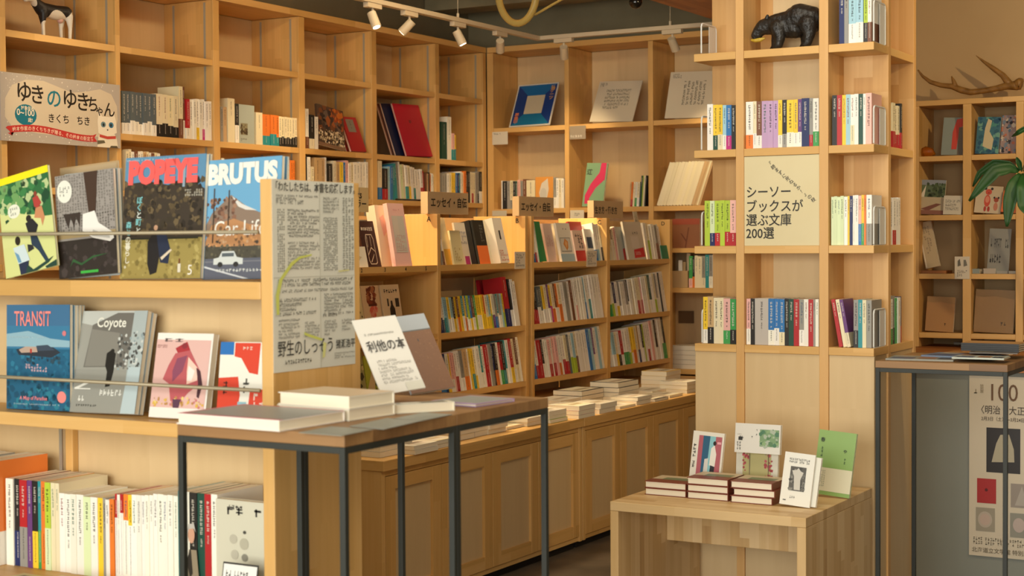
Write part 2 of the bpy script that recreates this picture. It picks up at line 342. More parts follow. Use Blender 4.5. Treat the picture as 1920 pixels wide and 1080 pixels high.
# ------------------------------------------------------------------ counter cabinets
XC = -3.078
def counter(y0, y1, doors, label):
    r = thing('cabinet', label, 'cabinet', (-3.4, (y0+y1)/2, 0))
    pbox('worktop', r, -4.05, XC, y0, y1, .526, .563, PYZ, .002)
    pbox('side_panel', r, -4.04, XC-.012, y0+.004, y0+.026, .035, .5255, wood('z', 'x'))
    pbox('side_panel', r, -4.04, XC-.012, y1-.026, y1-.004, .035, .5255, wood('z', 'x'))
    pbox('front_rail', r, XC-.034, XC-.016, y0+.026, y1-.026, .505, .5255, PYZ)
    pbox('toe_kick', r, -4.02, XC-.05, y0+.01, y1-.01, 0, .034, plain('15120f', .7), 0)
    pbox('bottom_board', r, -4.02, XC-.02, y0+.027, y1-.027, .036, .054, PY)
    for a, b in doors:
        a += .002; b -= .002; s = .06; x0, x1 = XC-.034, XC-.014; L = r.location
        d = MB().box(x0-L.x+.004, x0-L.x+.009, a+s-L.y, b-s-L.y, .106, .455).build('door', PLYY, r)
        for q in (a, b-s): MB().box(x0-L.x, x1-L.x, q-L.y, q+s-L.y, .057, .503).build('stile', PZ, d, bevel=.0012)
        MB().box(x0-L.x, x1-L.x-.0006, a+s-L.y, b-s-L.y, .057, .106).build('rail', PYZ, d); MB().box(x0-L.x, x1-L.x-.0006, a+s-L.y, b-s-L.y, .455, .503).build('rail', PYZ, d)
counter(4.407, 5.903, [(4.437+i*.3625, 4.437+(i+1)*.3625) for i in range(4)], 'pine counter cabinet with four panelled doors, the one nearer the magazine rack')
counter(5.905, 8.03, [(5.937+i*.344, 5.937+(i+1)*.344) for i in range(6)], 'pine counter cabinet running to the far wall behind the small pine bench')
# ------------------------------------------------------------------ lettered display bookcases on the counter
XA = -3.58; RZ = (1.2207, .9316, .672); LEAN = 9
tl_ = math.tan(R(LEAN))
def display(y, label, letters, z0=.5635):
    r = thing('display_bookcase', label, 'bookcase', (-3.7, (y[0][0]+y[-1][1])/2, z0))
    L = r.location
    for i, (a, b) in enumerate(y): pbox('upright', r, XA-.28, XA, a, b, z0, 1.437, wood('z', 'x'))
    for (a, b), (c, d), letter in zip(y, y[1:], letters):
        pbox('back_panel', r, XA-.286, XA-.281, b, c, z0, 1.43, PLYY, 0)
        for z in RZ:
            m = MB(); x1, x0 = XA-.001-L.x, XA-.278-L.x; dz = .277*tl_; t = .025; zz = z-L.z
            pts = [(x1, zz-t), (x1, zz), (x0, zz-dz), (x0, zz-dz-t)]; n = 0
            m.v = [(x, b+.001-L.y, q) for x, q in pts]+[(x, c-.001-L.y, q) for x, q in pts]
            m.f = [[0, 1, 2, 3], [7, 6, 5, 4], [0, 4, 5, 1], [1, 5, 6, 2], [2, 6, 7, 3], [3, 7, 4, 0]]; m.build('shelf', PY, r)
        # letter on the divider that closes the section
        text(r, letter, XA-.052-L.x, 1.405-L.z, .03, y=c-L.y-.001, bold=.015)
    return r
DU1 = [(4.762, 4.787), (5.535, 5.560), (6.284, 6.309)]; DU2 = [(6.340, 6.365), (7.122, 7.158), (7.896, 7.930)]
d1 = display(DU1, 'sloping-shelf pine display bookcase lettered A and B, standing on the counter', 'AB')
d2 = display(DU2, 'sloping-shelf pine display bookcase lettered C and D, standing on the counter by the far wall', 'CD')
for n_, u in (('2', 676), ('3', 720), ('4', 759), ('5', 797)):
    p = W(u, 502, 'x', XA); text(d1, n_, 0, 0, .022, bold=.02, face=Matrix.Translation((XA+.0015-d1.location.x, p.y-d1.location.y, 1.201-d1.location.z)) @ Matrix.Rotation(R(90), 4, 'Z') @ Matrix.Rotation(R(90), 4, 'X'))

# ------------------------------------------------------------------ the pillar clad with shelves
tw = thing('tower_bookcase', 'square pine tower of shelves around a pillar, with a black carved bear near its top', 'bookcase', (-1.746, 4.93, 0))
TX0, TX1, TY0, TY1 = -2.044, -1.4478, 4.70, 5.164; TX = ((-1.899, -1.872), (-1.6216, -1.592)); TYB = ((4.853, 4.880), (5.137, 5.164))
TZ = [.980, 1.2975, 1.6080, 1.9205, 2.233, 2.545, 2.857]
WD = wood('z', 'x', 'plank')
for a, b in TX: pbox('upright', tw, a, b, TY0, TYB[0][0]-.0005, 0, 2.99, wood('z', 'y', 'plank'))
for i, (a, b) in enumerate(TYB): pbox('back_board' if i == 0 else 'end_board', tw, TX0 if i == 0 else TX0+.02, TX1, a, b, 0, 2.99, WD)
for x in (TX[0], TX[1]): pbox('side_board', tw, x[0], x[1], TYB[0][1]+.0005, TYB[1][0]-.0005, .958, 2.99, wood('z', 'y', 'plank'))
spans = ((TX0, TX[0][0]-.0005), (TX[0][1]+.0005, TX[1][0]-.0005), (TX[1][1]+.0005, TX1))
for z in TZ:
    for a, b in spans: pbox('shelf', tw, a, b, TY0+.001, TYB[0][0]-.0006, z-.0245, z, PXZ)
    pbox('shelf', tw, TX[1][1]+.0005, TX1-.001, TYB[0][1]+.0006, TYB[1][0]-.0006, z-.0245, z, PY)
    pbox('shelf', tw, TX0+.001, TX[0][0]-.0005, TYB[0][1]+.0006, TYB[1][0]-.0006, z-.0245, z, PY)
for a, b in spans: pbox('base_panel', tw, a, b, TY0+.006, TY0+.022, 0, .955, PLYX, .001)
pbox('base_side_panel', tw, TX1-.022, TX1-.006, TY0+.023, TYB[0][0]-.001, 0, .955, PLYY, 0)
pbox('base_side_panel', tw, TX1-.022, TX1-.006, TYB[0][1]+.001, TYB[1][0]-.001, 0, .955, PLYY, 0)
pbox('base_side_panel', tw, TX0+.006, TX0+.02, TY0+.023, TYB[0][0]-.001, 0, .955, PLYY, 0)
pbox('inner_panel', tw, TX[0][1]+.045, TX[1][0]-.002, TYB[0][0]-.007, TYB[0][0]-.0008, .99, 2.9, PLYX, 0)

# ------------------------------------------------------------------ magazine rack
RY = 2.60; RXE = -2.098
rk = thing('magazine_rack', 'pale pine magazine rack with thin metal rods, printed sheet taped on its end', 'rack', (-3.0, 2.7, 0))
pbox('end_panel', rk, -2.129, RXE, RY, RY+.316, 0, 1.450, wood('z', 'y'), .002)
pbox('end_panel', rk, -3.96, -3.93, RY, RY+.316, 0, 1.450, wood('z', 'y'), .002)
pbox('divider', rk, -2.955, -2.930, RY+.232, RY+.2515, .532, .885, wood('z', 'y'))
for nm, z1, z0, y1 in (('shelf', 1.232, 1.194, .155), ('shelf', .917, .886, .155)):
    pbox(nm, rk, -3.929, -2.130, RY, RY+y1, z0, z1, PXZ, .002)
pbox('upper_back_panel', rk, -3.929, -2.130, RY+.156, RY+.163, .887, 1.225, PLYX, 0)
pbox('lower_back_panel', rk, -3.929, -2.130, RY+.252, RY+.262, .10, .915, PLYX, 0)
pbox('deck', rk, -3.929, -2.130, RY-.26, RY+.2515, .502, .532, PX, .002)
pbox('plinth', rk, -3.92, -2.14, RY-.22, RY+.25, 0, .5015, PLYX)
rod = plain('a3977c', .45, .3)
for z, dz in ((1.342, -.004), (1.0005, 0)):
    L = rk.location; MB().cyl((-3.928-L.x, RY-.004-L.y, z), (-2.131-L.x, RY-.004-L.y, z+dz), .0042, n=10).build('rod', rod, rk, smooth=True)
pbox('rail_strip', rk, -2.972, -2.962, RY+.227, RY+.2315, .54, .88, plain('b9b5a8', .4, .7), 0)

# ------------------------------------------------------------------ steel-framed display tables
def steel_table(x0, x1, y0, y1, ztop, slab, label, grp):
    r = thing('display_table', label, 'table', ((x0+x1)/2, (y0+y1)/2, 0), grp); m = plain('2a2d28', .55, .0); b = .0125; L = r.location
    pbox('table_top', r, x0, x1, y0, y1, ztop-slab, ztop, wood('x', 'y', 'walnut'), .0008)
    z = ztop-slab-.0003
    for x in (x0, x1-b):
        for y in (y0, y1-b): pbox('leg', r, x, x+b, y, y+b, 0, z, m, .0008)
    for y in (y0, y1-b): pbox('frame_bar', r, x0+b, x1-b, y, y+b, z-b, z, m, .0008)
    for x in (x0, x1-b): pbox('frame_bar', r, x, x+b, y0+b, y1-b, z-b, z, m, .0008)
    for x in (x0, x1-b): pbox('foot_bar', r, x, x+b, y0+b, y1-b, .0, b, m, .0008)
steel_table(-2.050, -1.656, 2.25, 2.6265, .9705, .0225, 'tall steel-framed table with walnut top, under the pink-edged book', 'tall steel-framed tables')
steel_table(-2.050, -1.656, 2.6275, 3.004, .9705, .0225, 'tall steel-framed table with walnut top, carrying the lilac leaflet and brown photo board', 'tall steel-framed tables')
steel_table(-1.412, -1.024, 4.60, 5.0, .9505, .0205, 'tall steel-framed table with walnut top, beside the pillar of shelves', 'tall steel-framed tables')

# ------------------------------------------------------------------ pine bench in front of the pillar
bn = thing('bench', 'small block-laminated pine bench with books on it, in front of the pillar of shelves', 'bench', (-1.745, 4.38, 0))
bx0, bx1, by0, by1, bz = -2.044, -1.446, 4.08, 4.677, .553
pbox('seat', bn, bx0, bx1, by0, by1, bz-.027, bz, wood('x', 'y', 'block'), .0015)
pbox('side_panel', bn, bx0, bx0+.026, by0, by1, 0, bz-.0275, wood('z', 'y', 'block'), .0015)
pbox('side_panel', bn, bx1-.026, bx1, by0, by1, 0, bz-.0275, wood('z', 'y', 'block'), .0015)
pbox('apron', bn, bx0+.0265, bx1-.0265, 4.42, 4.444, .385, bz-.0275, wood('z', 'x', 'block'), .001)

# ------------------------------------------------------------------ low wall counter and small wall shelves at the right
cp = rough_mat('grey_panel', '848880', '8e928a', 1.5, .7, .02)
gc = thing('service_counter', 'service counter with plain grey front and wooden top, exhibition poster on its front', 'counter', (-.6, 6.2, 0))
pbox('counter_top', gc, -1.84, .7, 5.79, 6.835, .830, .860, wood('x', 'y', 'dark'))
pbox('front_panel', gc, -1.83, .69, 5.812, 5.84, 0, .8295, cp, 0)
pbox('side_panel', gc, -1.83, -1.80, 5.8405, 6.83, 0, .8295, cp, 0)
YS = 6.60; ws = thing('wall_shelf', 'small square-celled pine wall shelf with an antler lying on top', 'shelf', (-1.4, 6.7, .8605))
SX = [(-1.87, -1.838), (-1.6535, -1.619), (-1.4375, -1.407), (-1.222, -1.190), (-1.006, -.974)]; SZ = [1.667, 1.418, 1.171, .921]
pbox('top_board', ws, -1.87, -.974, YS, YS+.235, 1.8795, 1.9015, PX)
for i, (a, b) in enumerate(SX): pbox('upright', ws, a, b, YS, YS+.235, .8605, 1.879, wood('z', 'y'))
for (a, b), (c, d) in zip(SX, SX[1:]):
    for z in SZ: pbox('shelf', ws, b+.0005, c-.0005, YS+.001, YS+.234, z-.022, z, PXZ)

# ------------------------------------------------------------------ big picture-book board in front of the left wall bookcase
M = frame(W(2, 263, 'x', -4.835), (0, 1, 0), (0, 0, 1)); w_ = W(226, 200, 'x', -4.835).y-W(2, 200, 'x', -4.835).y; h_ = W(113, 146, 'x', -4.835).z-W(113, 270, 'x', -4.835).z
yb = thing('poster_board', 'wide grey snowy board lettered in brush script, leaning on the wall bookcase above the magazines', 'poster', mw=M)
MB().box(0, w_, 0, .006, 0, h_, 'b5ada4').build('board', print_mat(), yb)
rib = [(x, .16+.045*math.sin((x-.05)*7.2)) for x in [i*.05+.05 for i in range(15)]]
art(yb, w_, h_, [('s', .01, .01, .99, .99, 260, .006, ['d8d2c8', 'e4dfd6']),
    ('p', [(.03, .35), (.035, .62), (.09, .82), (.2, .92), (.34, .93), (.47, .86), (.58, .80), (.7, .84), (.82, .90), (.92, .84), (.97, .66), (.975, .45), (.95, .25), (.85, .17), (.6, .12), (.3, .14), (.1, .18)], 'd2c6b0'),
    ('e', .195, .40, .087, .155, '14758c'),
    ('p', [(.035, .19)]+[(x, z+.055) for x, z in rib]+[(.785, .20), (.765, .14), (.79, .08)]+[(x, z-.045) for x, z in reversed(rib)]+[(.085, .08), (.065, .145)], 'c23634'),
    # a plain white cat with a red collar
    ('p', [(.79, .0), (.80, .16), (.82, .24), (.94, .24), (.965, .14), (.975, .0)], 'e6dfcc'), ('p', [(.80, .22), (.795, .40), (.805, .56), (.835, .48), (.905, .48), (.935, .58), (.96, .42), (.965, .24), (.88, .17)], 'ece5d4'),
    ('e', .845, .355, .022, .045, '6f8f98'), ('e', .915, .355, .022, .045, '3f7ea0'), ('e', .847, .352, .009, .026, '22242a'), ('e', .913, .352, .009, .026, '22242a'), ('e', .882, .275, .006, .012, '3a2a26'),
    ('p', [(.81, .20), (.88, .175), (.955, .19), (.955, .145), (.88, .13), (.81, .155)], 'c24a40'), ('p', [(.79, .10), (.85, .11), (.86, .07), (.79, .04)], '6b6450'), ('p', [(.90, .0), (.91, .03), (.965, .035), (.975, .0)], '55503f')], seed=4)
for s, x, z, sz, c in (('ゆ', .115, .62, .088, '231c16'), ('き', .225, .60, .085, '231c16'), ('の', .36, .57, .085, '15788e'), ('ゆ', .49, .58, .088, '231c16'), ('き', .605, .56, .085, '231c16'), ('ち', .70, .56, .070, '231c16'), ('ゃ', .775, .50, .05, '231c16'), ('ん', .845, .50, .07, '231c16'),
    ('きくち', .37, .33, .040, '2a221a'), ('ちき', .61, .33, .040, '2a221a'), ('0~100', .122, .39, .036, 'efe6d0'), ('対象年齢', .155, .475, .018, 'efe6d0'), ('歳!', .21, .30, .02, 'efe6d0')):
    text(yb, s, x*w_, z*h_, sz*1.0, c, bold=.012)
for i, ch in enumerate('絵本作家のきくちちきが贈る、その絵本の新定番'):
    x = .088+i*.0305; text(yb, ch, x*w_, (.135+.045*math.sin((x-.05)*7.2))*h_, .019, 'f0d8c4', rot=-math.degrees(math.atan(.32*math.cos((x-.05)*7.2)))*-.45, bold=.01)

# ------------------------------------------------------------------ magazines on the rack
T1, T2 = 1.2325, .9175
mag = lambda *a, **k: faceout(*a, name='magazine', cat='magazine', group='magazines on the rack', **{'zb': T1 if a[1][1] < 500 else T2, **k})
r, w = mag((12, 524), (-6, 339), (111, 525), 'y', RY+.02, .285, .006, 'magazine with yellow top strip and running players on pale green, upper tier of rack', lean=4, items=[
    ('r', 0, 0, 1, .8, 'd3d890'), ('p', [(0, .93), (0, .66), (.25, .60), (.5, .62), (.75, .52), (1, .50), (1, .93)], '2f6a3e'), ('s', .02, .55, .98, .92, 60, .09, ['1f4a30', '3d8048', '70a060', 'b8c890']),
    ('p', [(0, .50), (.3, .60), (.7, .55), (1, .47), (1, .3), (0, .3)], 'd6da94'), ('r', 0, .93, 1, 1, 'f4e61c'), ('r', .03, .955, .1, .97, 'f4e61c'),
    ('e', .28, .64, .12, .07, 'e8ead8'), ('g', .2, .60, .36, .68, 3, 4, '4a4a40'),
    ('e', .72, .75, .03, .03, '8a4030'), ('p', [(.66, .72), (.76, .73), (.82, .65), (.74, .60), (.68, .63)], 'b0403a'), ('p', [(.70, .61), (.82, .62), (.86, .50), (.80, .42), (.78, .50), (.66, .52)], 'c98a60'),
    ('e', .55, .53, .05, .035, '2a2320'), ('p', [(.48, .49), (.62, .52), (.72, .44), (.66, .36), (.52, .38)], '26262c'), ('p', [(.55, .37), (.66, .37), (.76, .20), (.86, .07), (.80, .06), (.68, .19), (.56, .27)], '2a3c50'), ('p', [(.48, .28), (.58, .26), (.60, .22), (.48, .20)], '2c2c30'),
    ('e', .30, .34, .05, .045, '2c241e'), ('p', [(.20, .28), (.42, .29), (.50, .12), (.28, .10)], 'ccdce0'), ('p', [(.22, .24), (.30, .20), (.34, .12), (.28, .12)], '6a9ab8'), ('p', [(.28, .11), (.48, .12), (.44, 0), (.30, 0)], '26304a'),
    ('p', [(.45, .08), (.55, .02), (.85, .08), (.95, .10), (.85, .05), (.62, 0), (.40, 0)], '24443a'), ('p', [(.78, .02), (1, .06), (1, 0), (.8, 0)], '24443a')], cover='d6da94', seed=3)
kr, _ = faceout((120, 524), (112, 316), (230, 524), 'y', RY+.115, .305, .004, 'brown kraft card behind the sneaker magazine, upper tier of rack', [('r', .02, .9, .98, .985, 'b79f7c')], name='kraft_card', cat='card', cover='b89a70', zb=T1, lean=2)
for j in range(3):
    mag((128+j*4, 524), (121+j*4, 328), (228+j*2, 525), 'y', RY+.058+j*.012, .28, .009, ('pale grey-blue magazine spine directly behind', 'second grey-blue magazine spine behind', 'rearmost grey-blue magazine spine behind')[j]+' the sneaker cover, upper tier', [], cover='aab4b4', lean=2)
mag((112, 524), (103, 332), (222, 525), 'y', RY+.044, .27, .008, 'magazine with a white sneaker, netting and dark lower half, upper tier of rack', lean=2, items=[
    ('r', 0, 0, 1, 1, '9a948e'), ('g', .0, .55, 1, 1, 16, 22, '6e6862', 1), ('g', .0, .40, 1, .6, 8, 22, '4f4a44', 1), ('r', 0, .38, 1, .42, 'b09a70'), ('r', 0, 0, 1, .36, '2f2825'),
    ('s', .05, .02, .95, .34, 40, .06, ['3a3230', '2a2422', '453c3a']), ('p', [(.50, 1), (.74, 1), (.68, .60), (.56, .60)], '453228'), ('p', [(.46, .60), (.66, .62), (.72, .50), (.94, .40), (.97, .34), (.90, .31), (.62, .36), (.44, .44)], 'ece9e2'),
    ('p', [(.62, .44), (.9, .36), (.9, .34), (.6, .38)], 'c4c2bc'), ('p', [(.12, .62), (.42, .62), (.40, .48), (.34, .58), (.30, .48), (.25, .58), (.2, .48)], '3a302c'),
    ('e', .16, .84, .13, .11, 'e9e8dc'), ('g', .07, .79, .25, .89, 3, 6, '4a4a44'), ('p', [(.2, .10), (.26, .18), (.4, .13), (.6, .19), (.86, .20), (.6, .17), (.4, .11), (.26, .15)], '2f5a34'), ('r', .38, .03, .68, .055, '3fae46')], cover='8a8682', seed=6)
mag((236, 522), (247, 299), (384, 522), 'y', RY+.076, .285, .007, 'white-spined magazine hidden behind the cover with coral bubble lettering', [], lean=6, cover='d9d8d0')
r, w = mag((225, 524), (237, 298), (376, 524), 'y', RY+.058, .285, .010, 'magazine with coral bubble lettering over dark trees and lawn, upper tier of rack', lean=6, items=[
    ('r', 0, 0, 1, 1, '5d8cae'), ('p', [(0, .78), (.3, .80), (.55, .76), (.75, .82), (1, .72), (1, .3), (0, .3)], '3c332a'), ('s', .0, .36, 1, .80, 200, .04, ['2c251e', '4a3e2e', '5a4c34', '3a3226', '6a5a40']),
    ('r', 0, 0, 1, .33, '9a8a4c'), ('s', 0, 0, 1, .32, 120, .03, ['8a7a40', 'a89858', '7a6c38', 'b0a060']), ('r', 0, .32, .95, .335, '2a2a20'),
    ('p', [(.33, .30), (.40, .38), (.47, .38), (.50, .24), (.46, .05), (.38, .03), (.34, .12)], '1f1c1e'), ('e', .425, .415, .025, .022, 'c49a7c'), ('p', [(.44, .36), (.56, .36), (.62, .24), (.60, .12), (.50, .13)], '232c44'), ('p', [(.50, .17), (.62, .24), (.64, .23), (.52, .15)], 'd8c8b0'), ('r', .72, .05, .755, .12, 'd8d2c0'), ('r', .73, .12, .745, .16, '6a2a20'),
    ('g', .02, .965, .62, .985, 1, 30, 'c9d6dc'), ('g', .76, .66, .98, .72, 3, 8, 'c8c4b4'), ('r', .73, .74, .76, .95, '8ea4b4')], cover='5d8cae', seed=8)
text(r, 'POPEYE', .05*w, LH[0]*.79, .068, 'f4605c', bold=.075, sx=.88, y=-.0022)
for ch, z, c in (('ぼ', .62, '7fc4c8'), ('く', .56, '7fc4c8'), ('と', .50, 'd8e0d8'), ('町', .44, '7fc4c8'), ('と', .37, 'd8e0d8')): text(r, ch, .17*w, z*LH[0], .018, c, bold=.02, y=-.0022)
for ch, z, c in (('森', .42, '7fc4c8'), ('と', .36, '7fc4c8'), ('の', .30, 'e4e0cc'), ('暮', .245, 'e4e0cc'), ('ら', .19, 'e4e0cc'), ('し', .13, 'e4e0cc'), ('。', .09, 'e4e0cc')): text(r, ch, .05*w, z*LH[0], .017, c, bold=.02, y=-.0022)
text(r, '5', .84*w, .03*LH[0], .032, 'ece8dc', y=-.0022)
mag((390, 520), (400, 303), (530, 520), 'y', RY+.088, .297, .006, 'blue magazine mostly hidden behind the cover with white block lettering, upper tier', [], lean=6, cover='7ea8c0')
r, w = mag((379, 525), (388, 303), (521, 525), 'y', RY+.070, .297, .010, 'magazine with white block lettering over a snowy peak and small old car, upper tier', lean=6, items=[
    ('r', 0, 0, 1, 1, '6ba6cc'), ('p', [(0, .42), (.1, .55), (.35, .70), (.6, .58), (.9, .50), (1, .54), (1, .36), (0, .36)], '8a7666'), ('p', [(.36, .69), (.5, .62), (.8, .53), (.7, .56), (.55, .57), (.45, .60)], 'd8d6d0'), ('s', .0, .40, .45, .68, 60, .035, ['6a4a3c', '8a6450', '544034', 'a07a62']),
    ('p', [(.10, .45), (.40, .50), (.6, .45), (1, .42), (1, .24), (0, .26)], 'b8865a'), ('s', .05, .26, 1, .44, 90, .025, ['7a5a40', 'd09a64', '4a4038', 'c8a480']), ('r', 0, .17, 1, .27, '4a473c'), ('s', 0, .17, 1, .28, 60, .025, ['3a382e', '585444', '6a6450']),
    ('r', 0, 0, 1, .17, '5a5e6c'), ('p', [(0, .10), (0, .115), (.62, .0), (.55, 0)], 'c8ccd0'), ('r', 0, .14, 1, .148, '7a7c84'),
    ('p', [(.15, .12), (.15, .17), (.22, .18), (.26, .23), (.42, .23), (.46, .18), (.54, .17), (.54, .12)], 'c9cfcd'), ('r', .26, .185, .42, .215, '566066'), ('e', .24, .12, .035, .022, '2c2c2c'), ('e', .45, .12, .035, .022, '2c2c2c'), ('g', .18, .055, .98, .085, 1, 18, 'd8dcd8'),
    ('r', .12, .3, .135, .76, '4a3a30'), ('r', .32, .42, .335, .74, '4a3a30')], cover='6ba6cc', seed=11)
text(r, 'BRUTUS', .03*w, LH[0]*.80, .060, 'eceadf', bold=.06, sx=.90, y=-.0022); text(r, 'Car Life', .14*w, LH[0]*.36, .048, 'efeadf', bold=.0, sx=.95, y=-.0022)
# lower tier
r, w = mag((13, 776), (13, 572), (131, 781), 'y', RY+.045, .257, .010, 'magazine with a ferry on blue sea and pink capitals, lower tier of rack', lean=2, items=[
    ('r', 0, 0, 1, 1, '3a7aa0'), ('p', [(0, 1), (1, 1), (1, .80), (0, .80)], '3f6f96'), ('p', [(0, .62), (0, .72), (.35, .75), (.7, .68), (1, .66), (1, .60), (0, .60)], '8fb4c4'), ('r', 0, .0, 1, .58, '1f5f80'), ('s', 0, .0, 1, .30, 80, .06, ['1a4f6c', '206a88', '17465e', '2a7a90']), ('s', 0, .30, 1, .56, 60, .05, ['246a8c', '2c7898', '1c587a']),
    ('p', [(.16, .57), (.20, .52), (.72, .50), (.86, .55), (.74, .60), (.5, .58), (.30, .60)], '2c3440'), ('p', [(.20, .57), (.30, .60), (.48, .60), (.50, .55), (.24, .54)], 'b8a090'), ('p', [(.48, .61), (.66, .62), (.78, .57), (.50, .56)], '3c4a5c'), ('r', .38, .54, .41, .58, 'b03a30'), ('s', .25, .44, .85, .50, 20, .03, ['20384a', '2a4a5c']),
    ('g', .30, .36, .70, .44, 3, 9, 'e0b8bc'), ('e', .88, .13, .07, .055, 'e88a84'), ('e', .92, .73, .03, .025, 'd07a80'), ('g', .12, .045, .85, .06, 1, 26, 'b8c8d0'), ('g', .05, .68, .60, .70, 1, 20, 'b8d0d8')], cover='3a7aa0', seed=12)
text(r, 'TRANSIT', .13*w, LH[0]*.80, .050, 'f08c84', sx=.62, bold=.01, y=-.0022); text(r, 'A Map of Paradise', .22*w, LH[0]*.095, .0125, 'e88a90', bold=.01, y=-.0022)
for j in range(3): mag((24+j*6, 776), (25+j*6, 572), (139+j*6, 781), 'y', RY+.060+j*.0125, .255, .011, ('pale blue magazine just behind', 'second pale blue magazine behind', 'rearmost pale blue magazine behind')[j]+' the ferry cover, lower tier', [], cover='8fb0c0', lean=2)
r, w = mag((131, 784), (157, 586), (251, 791), 'y', RY+.045, .257, .013, 'magazine with a black and white street photograph of a lone figure, lower tier', lean=13, items=[
    ('r', 0, 0, 1, 1, '9a9a92'), ('p', [(0, .88), (0, 1), (1, 1), (1, .9), (.6, .98), (.3, .84)], 'bcc0ba'), ('p', [(.18, .86), (.55, .98), (.80, .98), (.78, .45), (.12, .44)], '6e6c66'), ('p', [(.18, .82), (.62, .78), (.62, .46), (.14, .45)], '84827a'), ('r', .80, .3, 1, 1, 'a8b4b4'), ('s', .60, .42, 1, .80, 90, .03, ['4a4a48', 'c8ccc8', '70706c', '90a0a4']),
    ('r', 0, 0, .8, .42, '94948c'), ('p', [(.78, 0), (1, 0), (1, .45), (.82, .45)], 'b4c4c8'), ('e', .545, .60, .03, .025, '24221f'), ('p', [(.46, .58), (.52, .61), (.60, .58), (.60, .40), (.57, .26), (.50, .25), (.50, .40), (.46, .46)], '1f1e1c'), ('p', [(.03, .24), (.25, .31), (.26, .29), (.10, .235), (.28, .235), (.28, .225), (.03, .225)], 'e8e8e0'),
    ('g', .10, .10, .42, .17, 1, 6, 'e8e8e0'), ('g', .42, .16, .95, .235, 1, 9, 'e8e8e0'), ('g', .08, .055, .60, .08, 1, 14, '33332f')], cover='a8b0ae', seed=13)
text(r, 'Coyote', .25*w, LH[0]*.84, .032, 'e2e2d6', sx=.95, bold=.02, y=-.0022)
mag((138, 783), (165, 588), (260, 791), 'y', RY+.062, .255, .012, 'grey-blue magazine just behind the street photograph cover, lower tier', [], lean=13, cover='a6b0b2')
r, w = mag((279, 790), (297, 627), (383, 796), 'y', RY+.045, .210, .018, 'white magazine with a figure in billowing pink cloth, lower tier of rack', lean=11, items=[
    ('r', 0, .12, .97, .92, 'dcb4ac'), ('r', 0, 0, 1, .12, 'ece6de'), ('p', [(.35, .82), (.55, .90), (.62, .80), (.60, .74), (.42, .74)], 'a8323a'), ('e', .51, .85, .05, .035, '8a3038'), ('p', [(.36, .76), (.62, .80), (.84, .55), (.86, .42), (.66, .30), (.5, .15), (.36, .20), (.30, .40), (.18, .45), (.26, .62)], 'b85a60'),
    ('p', [(.40, .70), (.58, .74), (.52, .55), (.36, .42), (.34, .55)], '8a4a62'), ('p', [(.60, .72), (.78, .60), (.80, .45), (.62, .40), (.60, .55)], 'f0c8b8'), ('p', [(.62, .62), (.74, .56), (.70, .44), (.62, .44)], 'f6e4dc'), ('p', [(.76, .60), (.84, .56), (.90, .40), (.86, .24), (.82, .26), (.82, .42)], '4a2a34'), ('s', .05, .13, .95, .24, 50, .03, ['d8b050', 'e8d080', 'b88a50', 'c8787a']), ('p', [(.40, .22), (.55, .22), (.52, .12), (.42, .12)], '5a3a50'),
    ('g', .10, .89, .92, .94, 1, 4, '6a5a58'), ('g', .02, .82, .2, .86, 2, 8, '9a6a64')], cover='ece8e0', seed=14)
r, w = mag((405, 793), (415, 643), (497, 797), 'y', RY+.045, .193, .014, 'small white magazine with red and blue blocks of calligraphy, lower tier of rack', lean=8, items=[
    ('r', 0, 0, 1, 1, 'e8e6da'), ('r', 0, .84, .28, 1, '2a70b8'), ('p', [(.30, .99), (.82, .99), (.80, .60), (.62, .62), (.44, .80), (.30, .82)], 'd4442e'), ('p', [(0, .55), (.40, .57), (.46, .34), (.40, .06), (0, .04)], 'd4442e'), ('p', [(.66, .42), (1, .42), (1, .02), (.62, .02)], 'd4442e'), ('r', .42, .05, .6, .26, '8ab8c4'),
    ('g', .08, .34, .34, .52, 2, 2, '3a1c14'), ('g', .48, .36, .66, .56, 2, 1, '50504a'), ('g', .72, .06, .96, .38, 3, 2, 'ecd8c8'), ('g', .46, .90, .74, .95, 1, 4, 'ecd8c8')], cover='e8e6da', seed=15)

# ------------------------------------------------------------------ bottom row of the rack
yq, zq = RY+.062, .5325
xp = lambda u: W(u, 1000, 'y', yq).x
on = 'bottom row of the rack'
row('B', -3.03-.18, xp(10)-.001, yq-.02, zq, 'w1 w1 g1 w1 w1 oW1', .25, .25, 'rack bottom row, window end', 'book', depth=.16, marks=True)
row('B', xp(12), xp(110), yq, zq, 'w1.4 kN1.2 rG1.4 vV.9 kY1 tE.6 oO.9 lI1 c.8 c.7', .212, .212, on, 'book', depth=.165, jitter=.001, bf=.42)
row('B', xp(110), xp(214), yq, zq, 'w w w w i w y.8 g.5 w.6 o.7', .190, .186, on, 'book', depth=.15, jitter=.002, n0=10)
row('B', xp(215), xp(286), yq, zq, 'rW.7 wW.7 rW.7 oW yW w w w w w', .200, .205, on, 'book', depth=.15, jitter=.001, n0=20, bf=.7)
row('B', xp(287), xp(332), yq, zq, 'w w w w w', .210, .210, on, 'book', depth=.14, jitter=.001, n0=30)
row('B', xp(333), xp(408), yq, zq, 't.3 w1.3 k1 d1 r.9 w.8', .222, .222, on, 'book', depth=.16, jitter=.0006, n0=35)
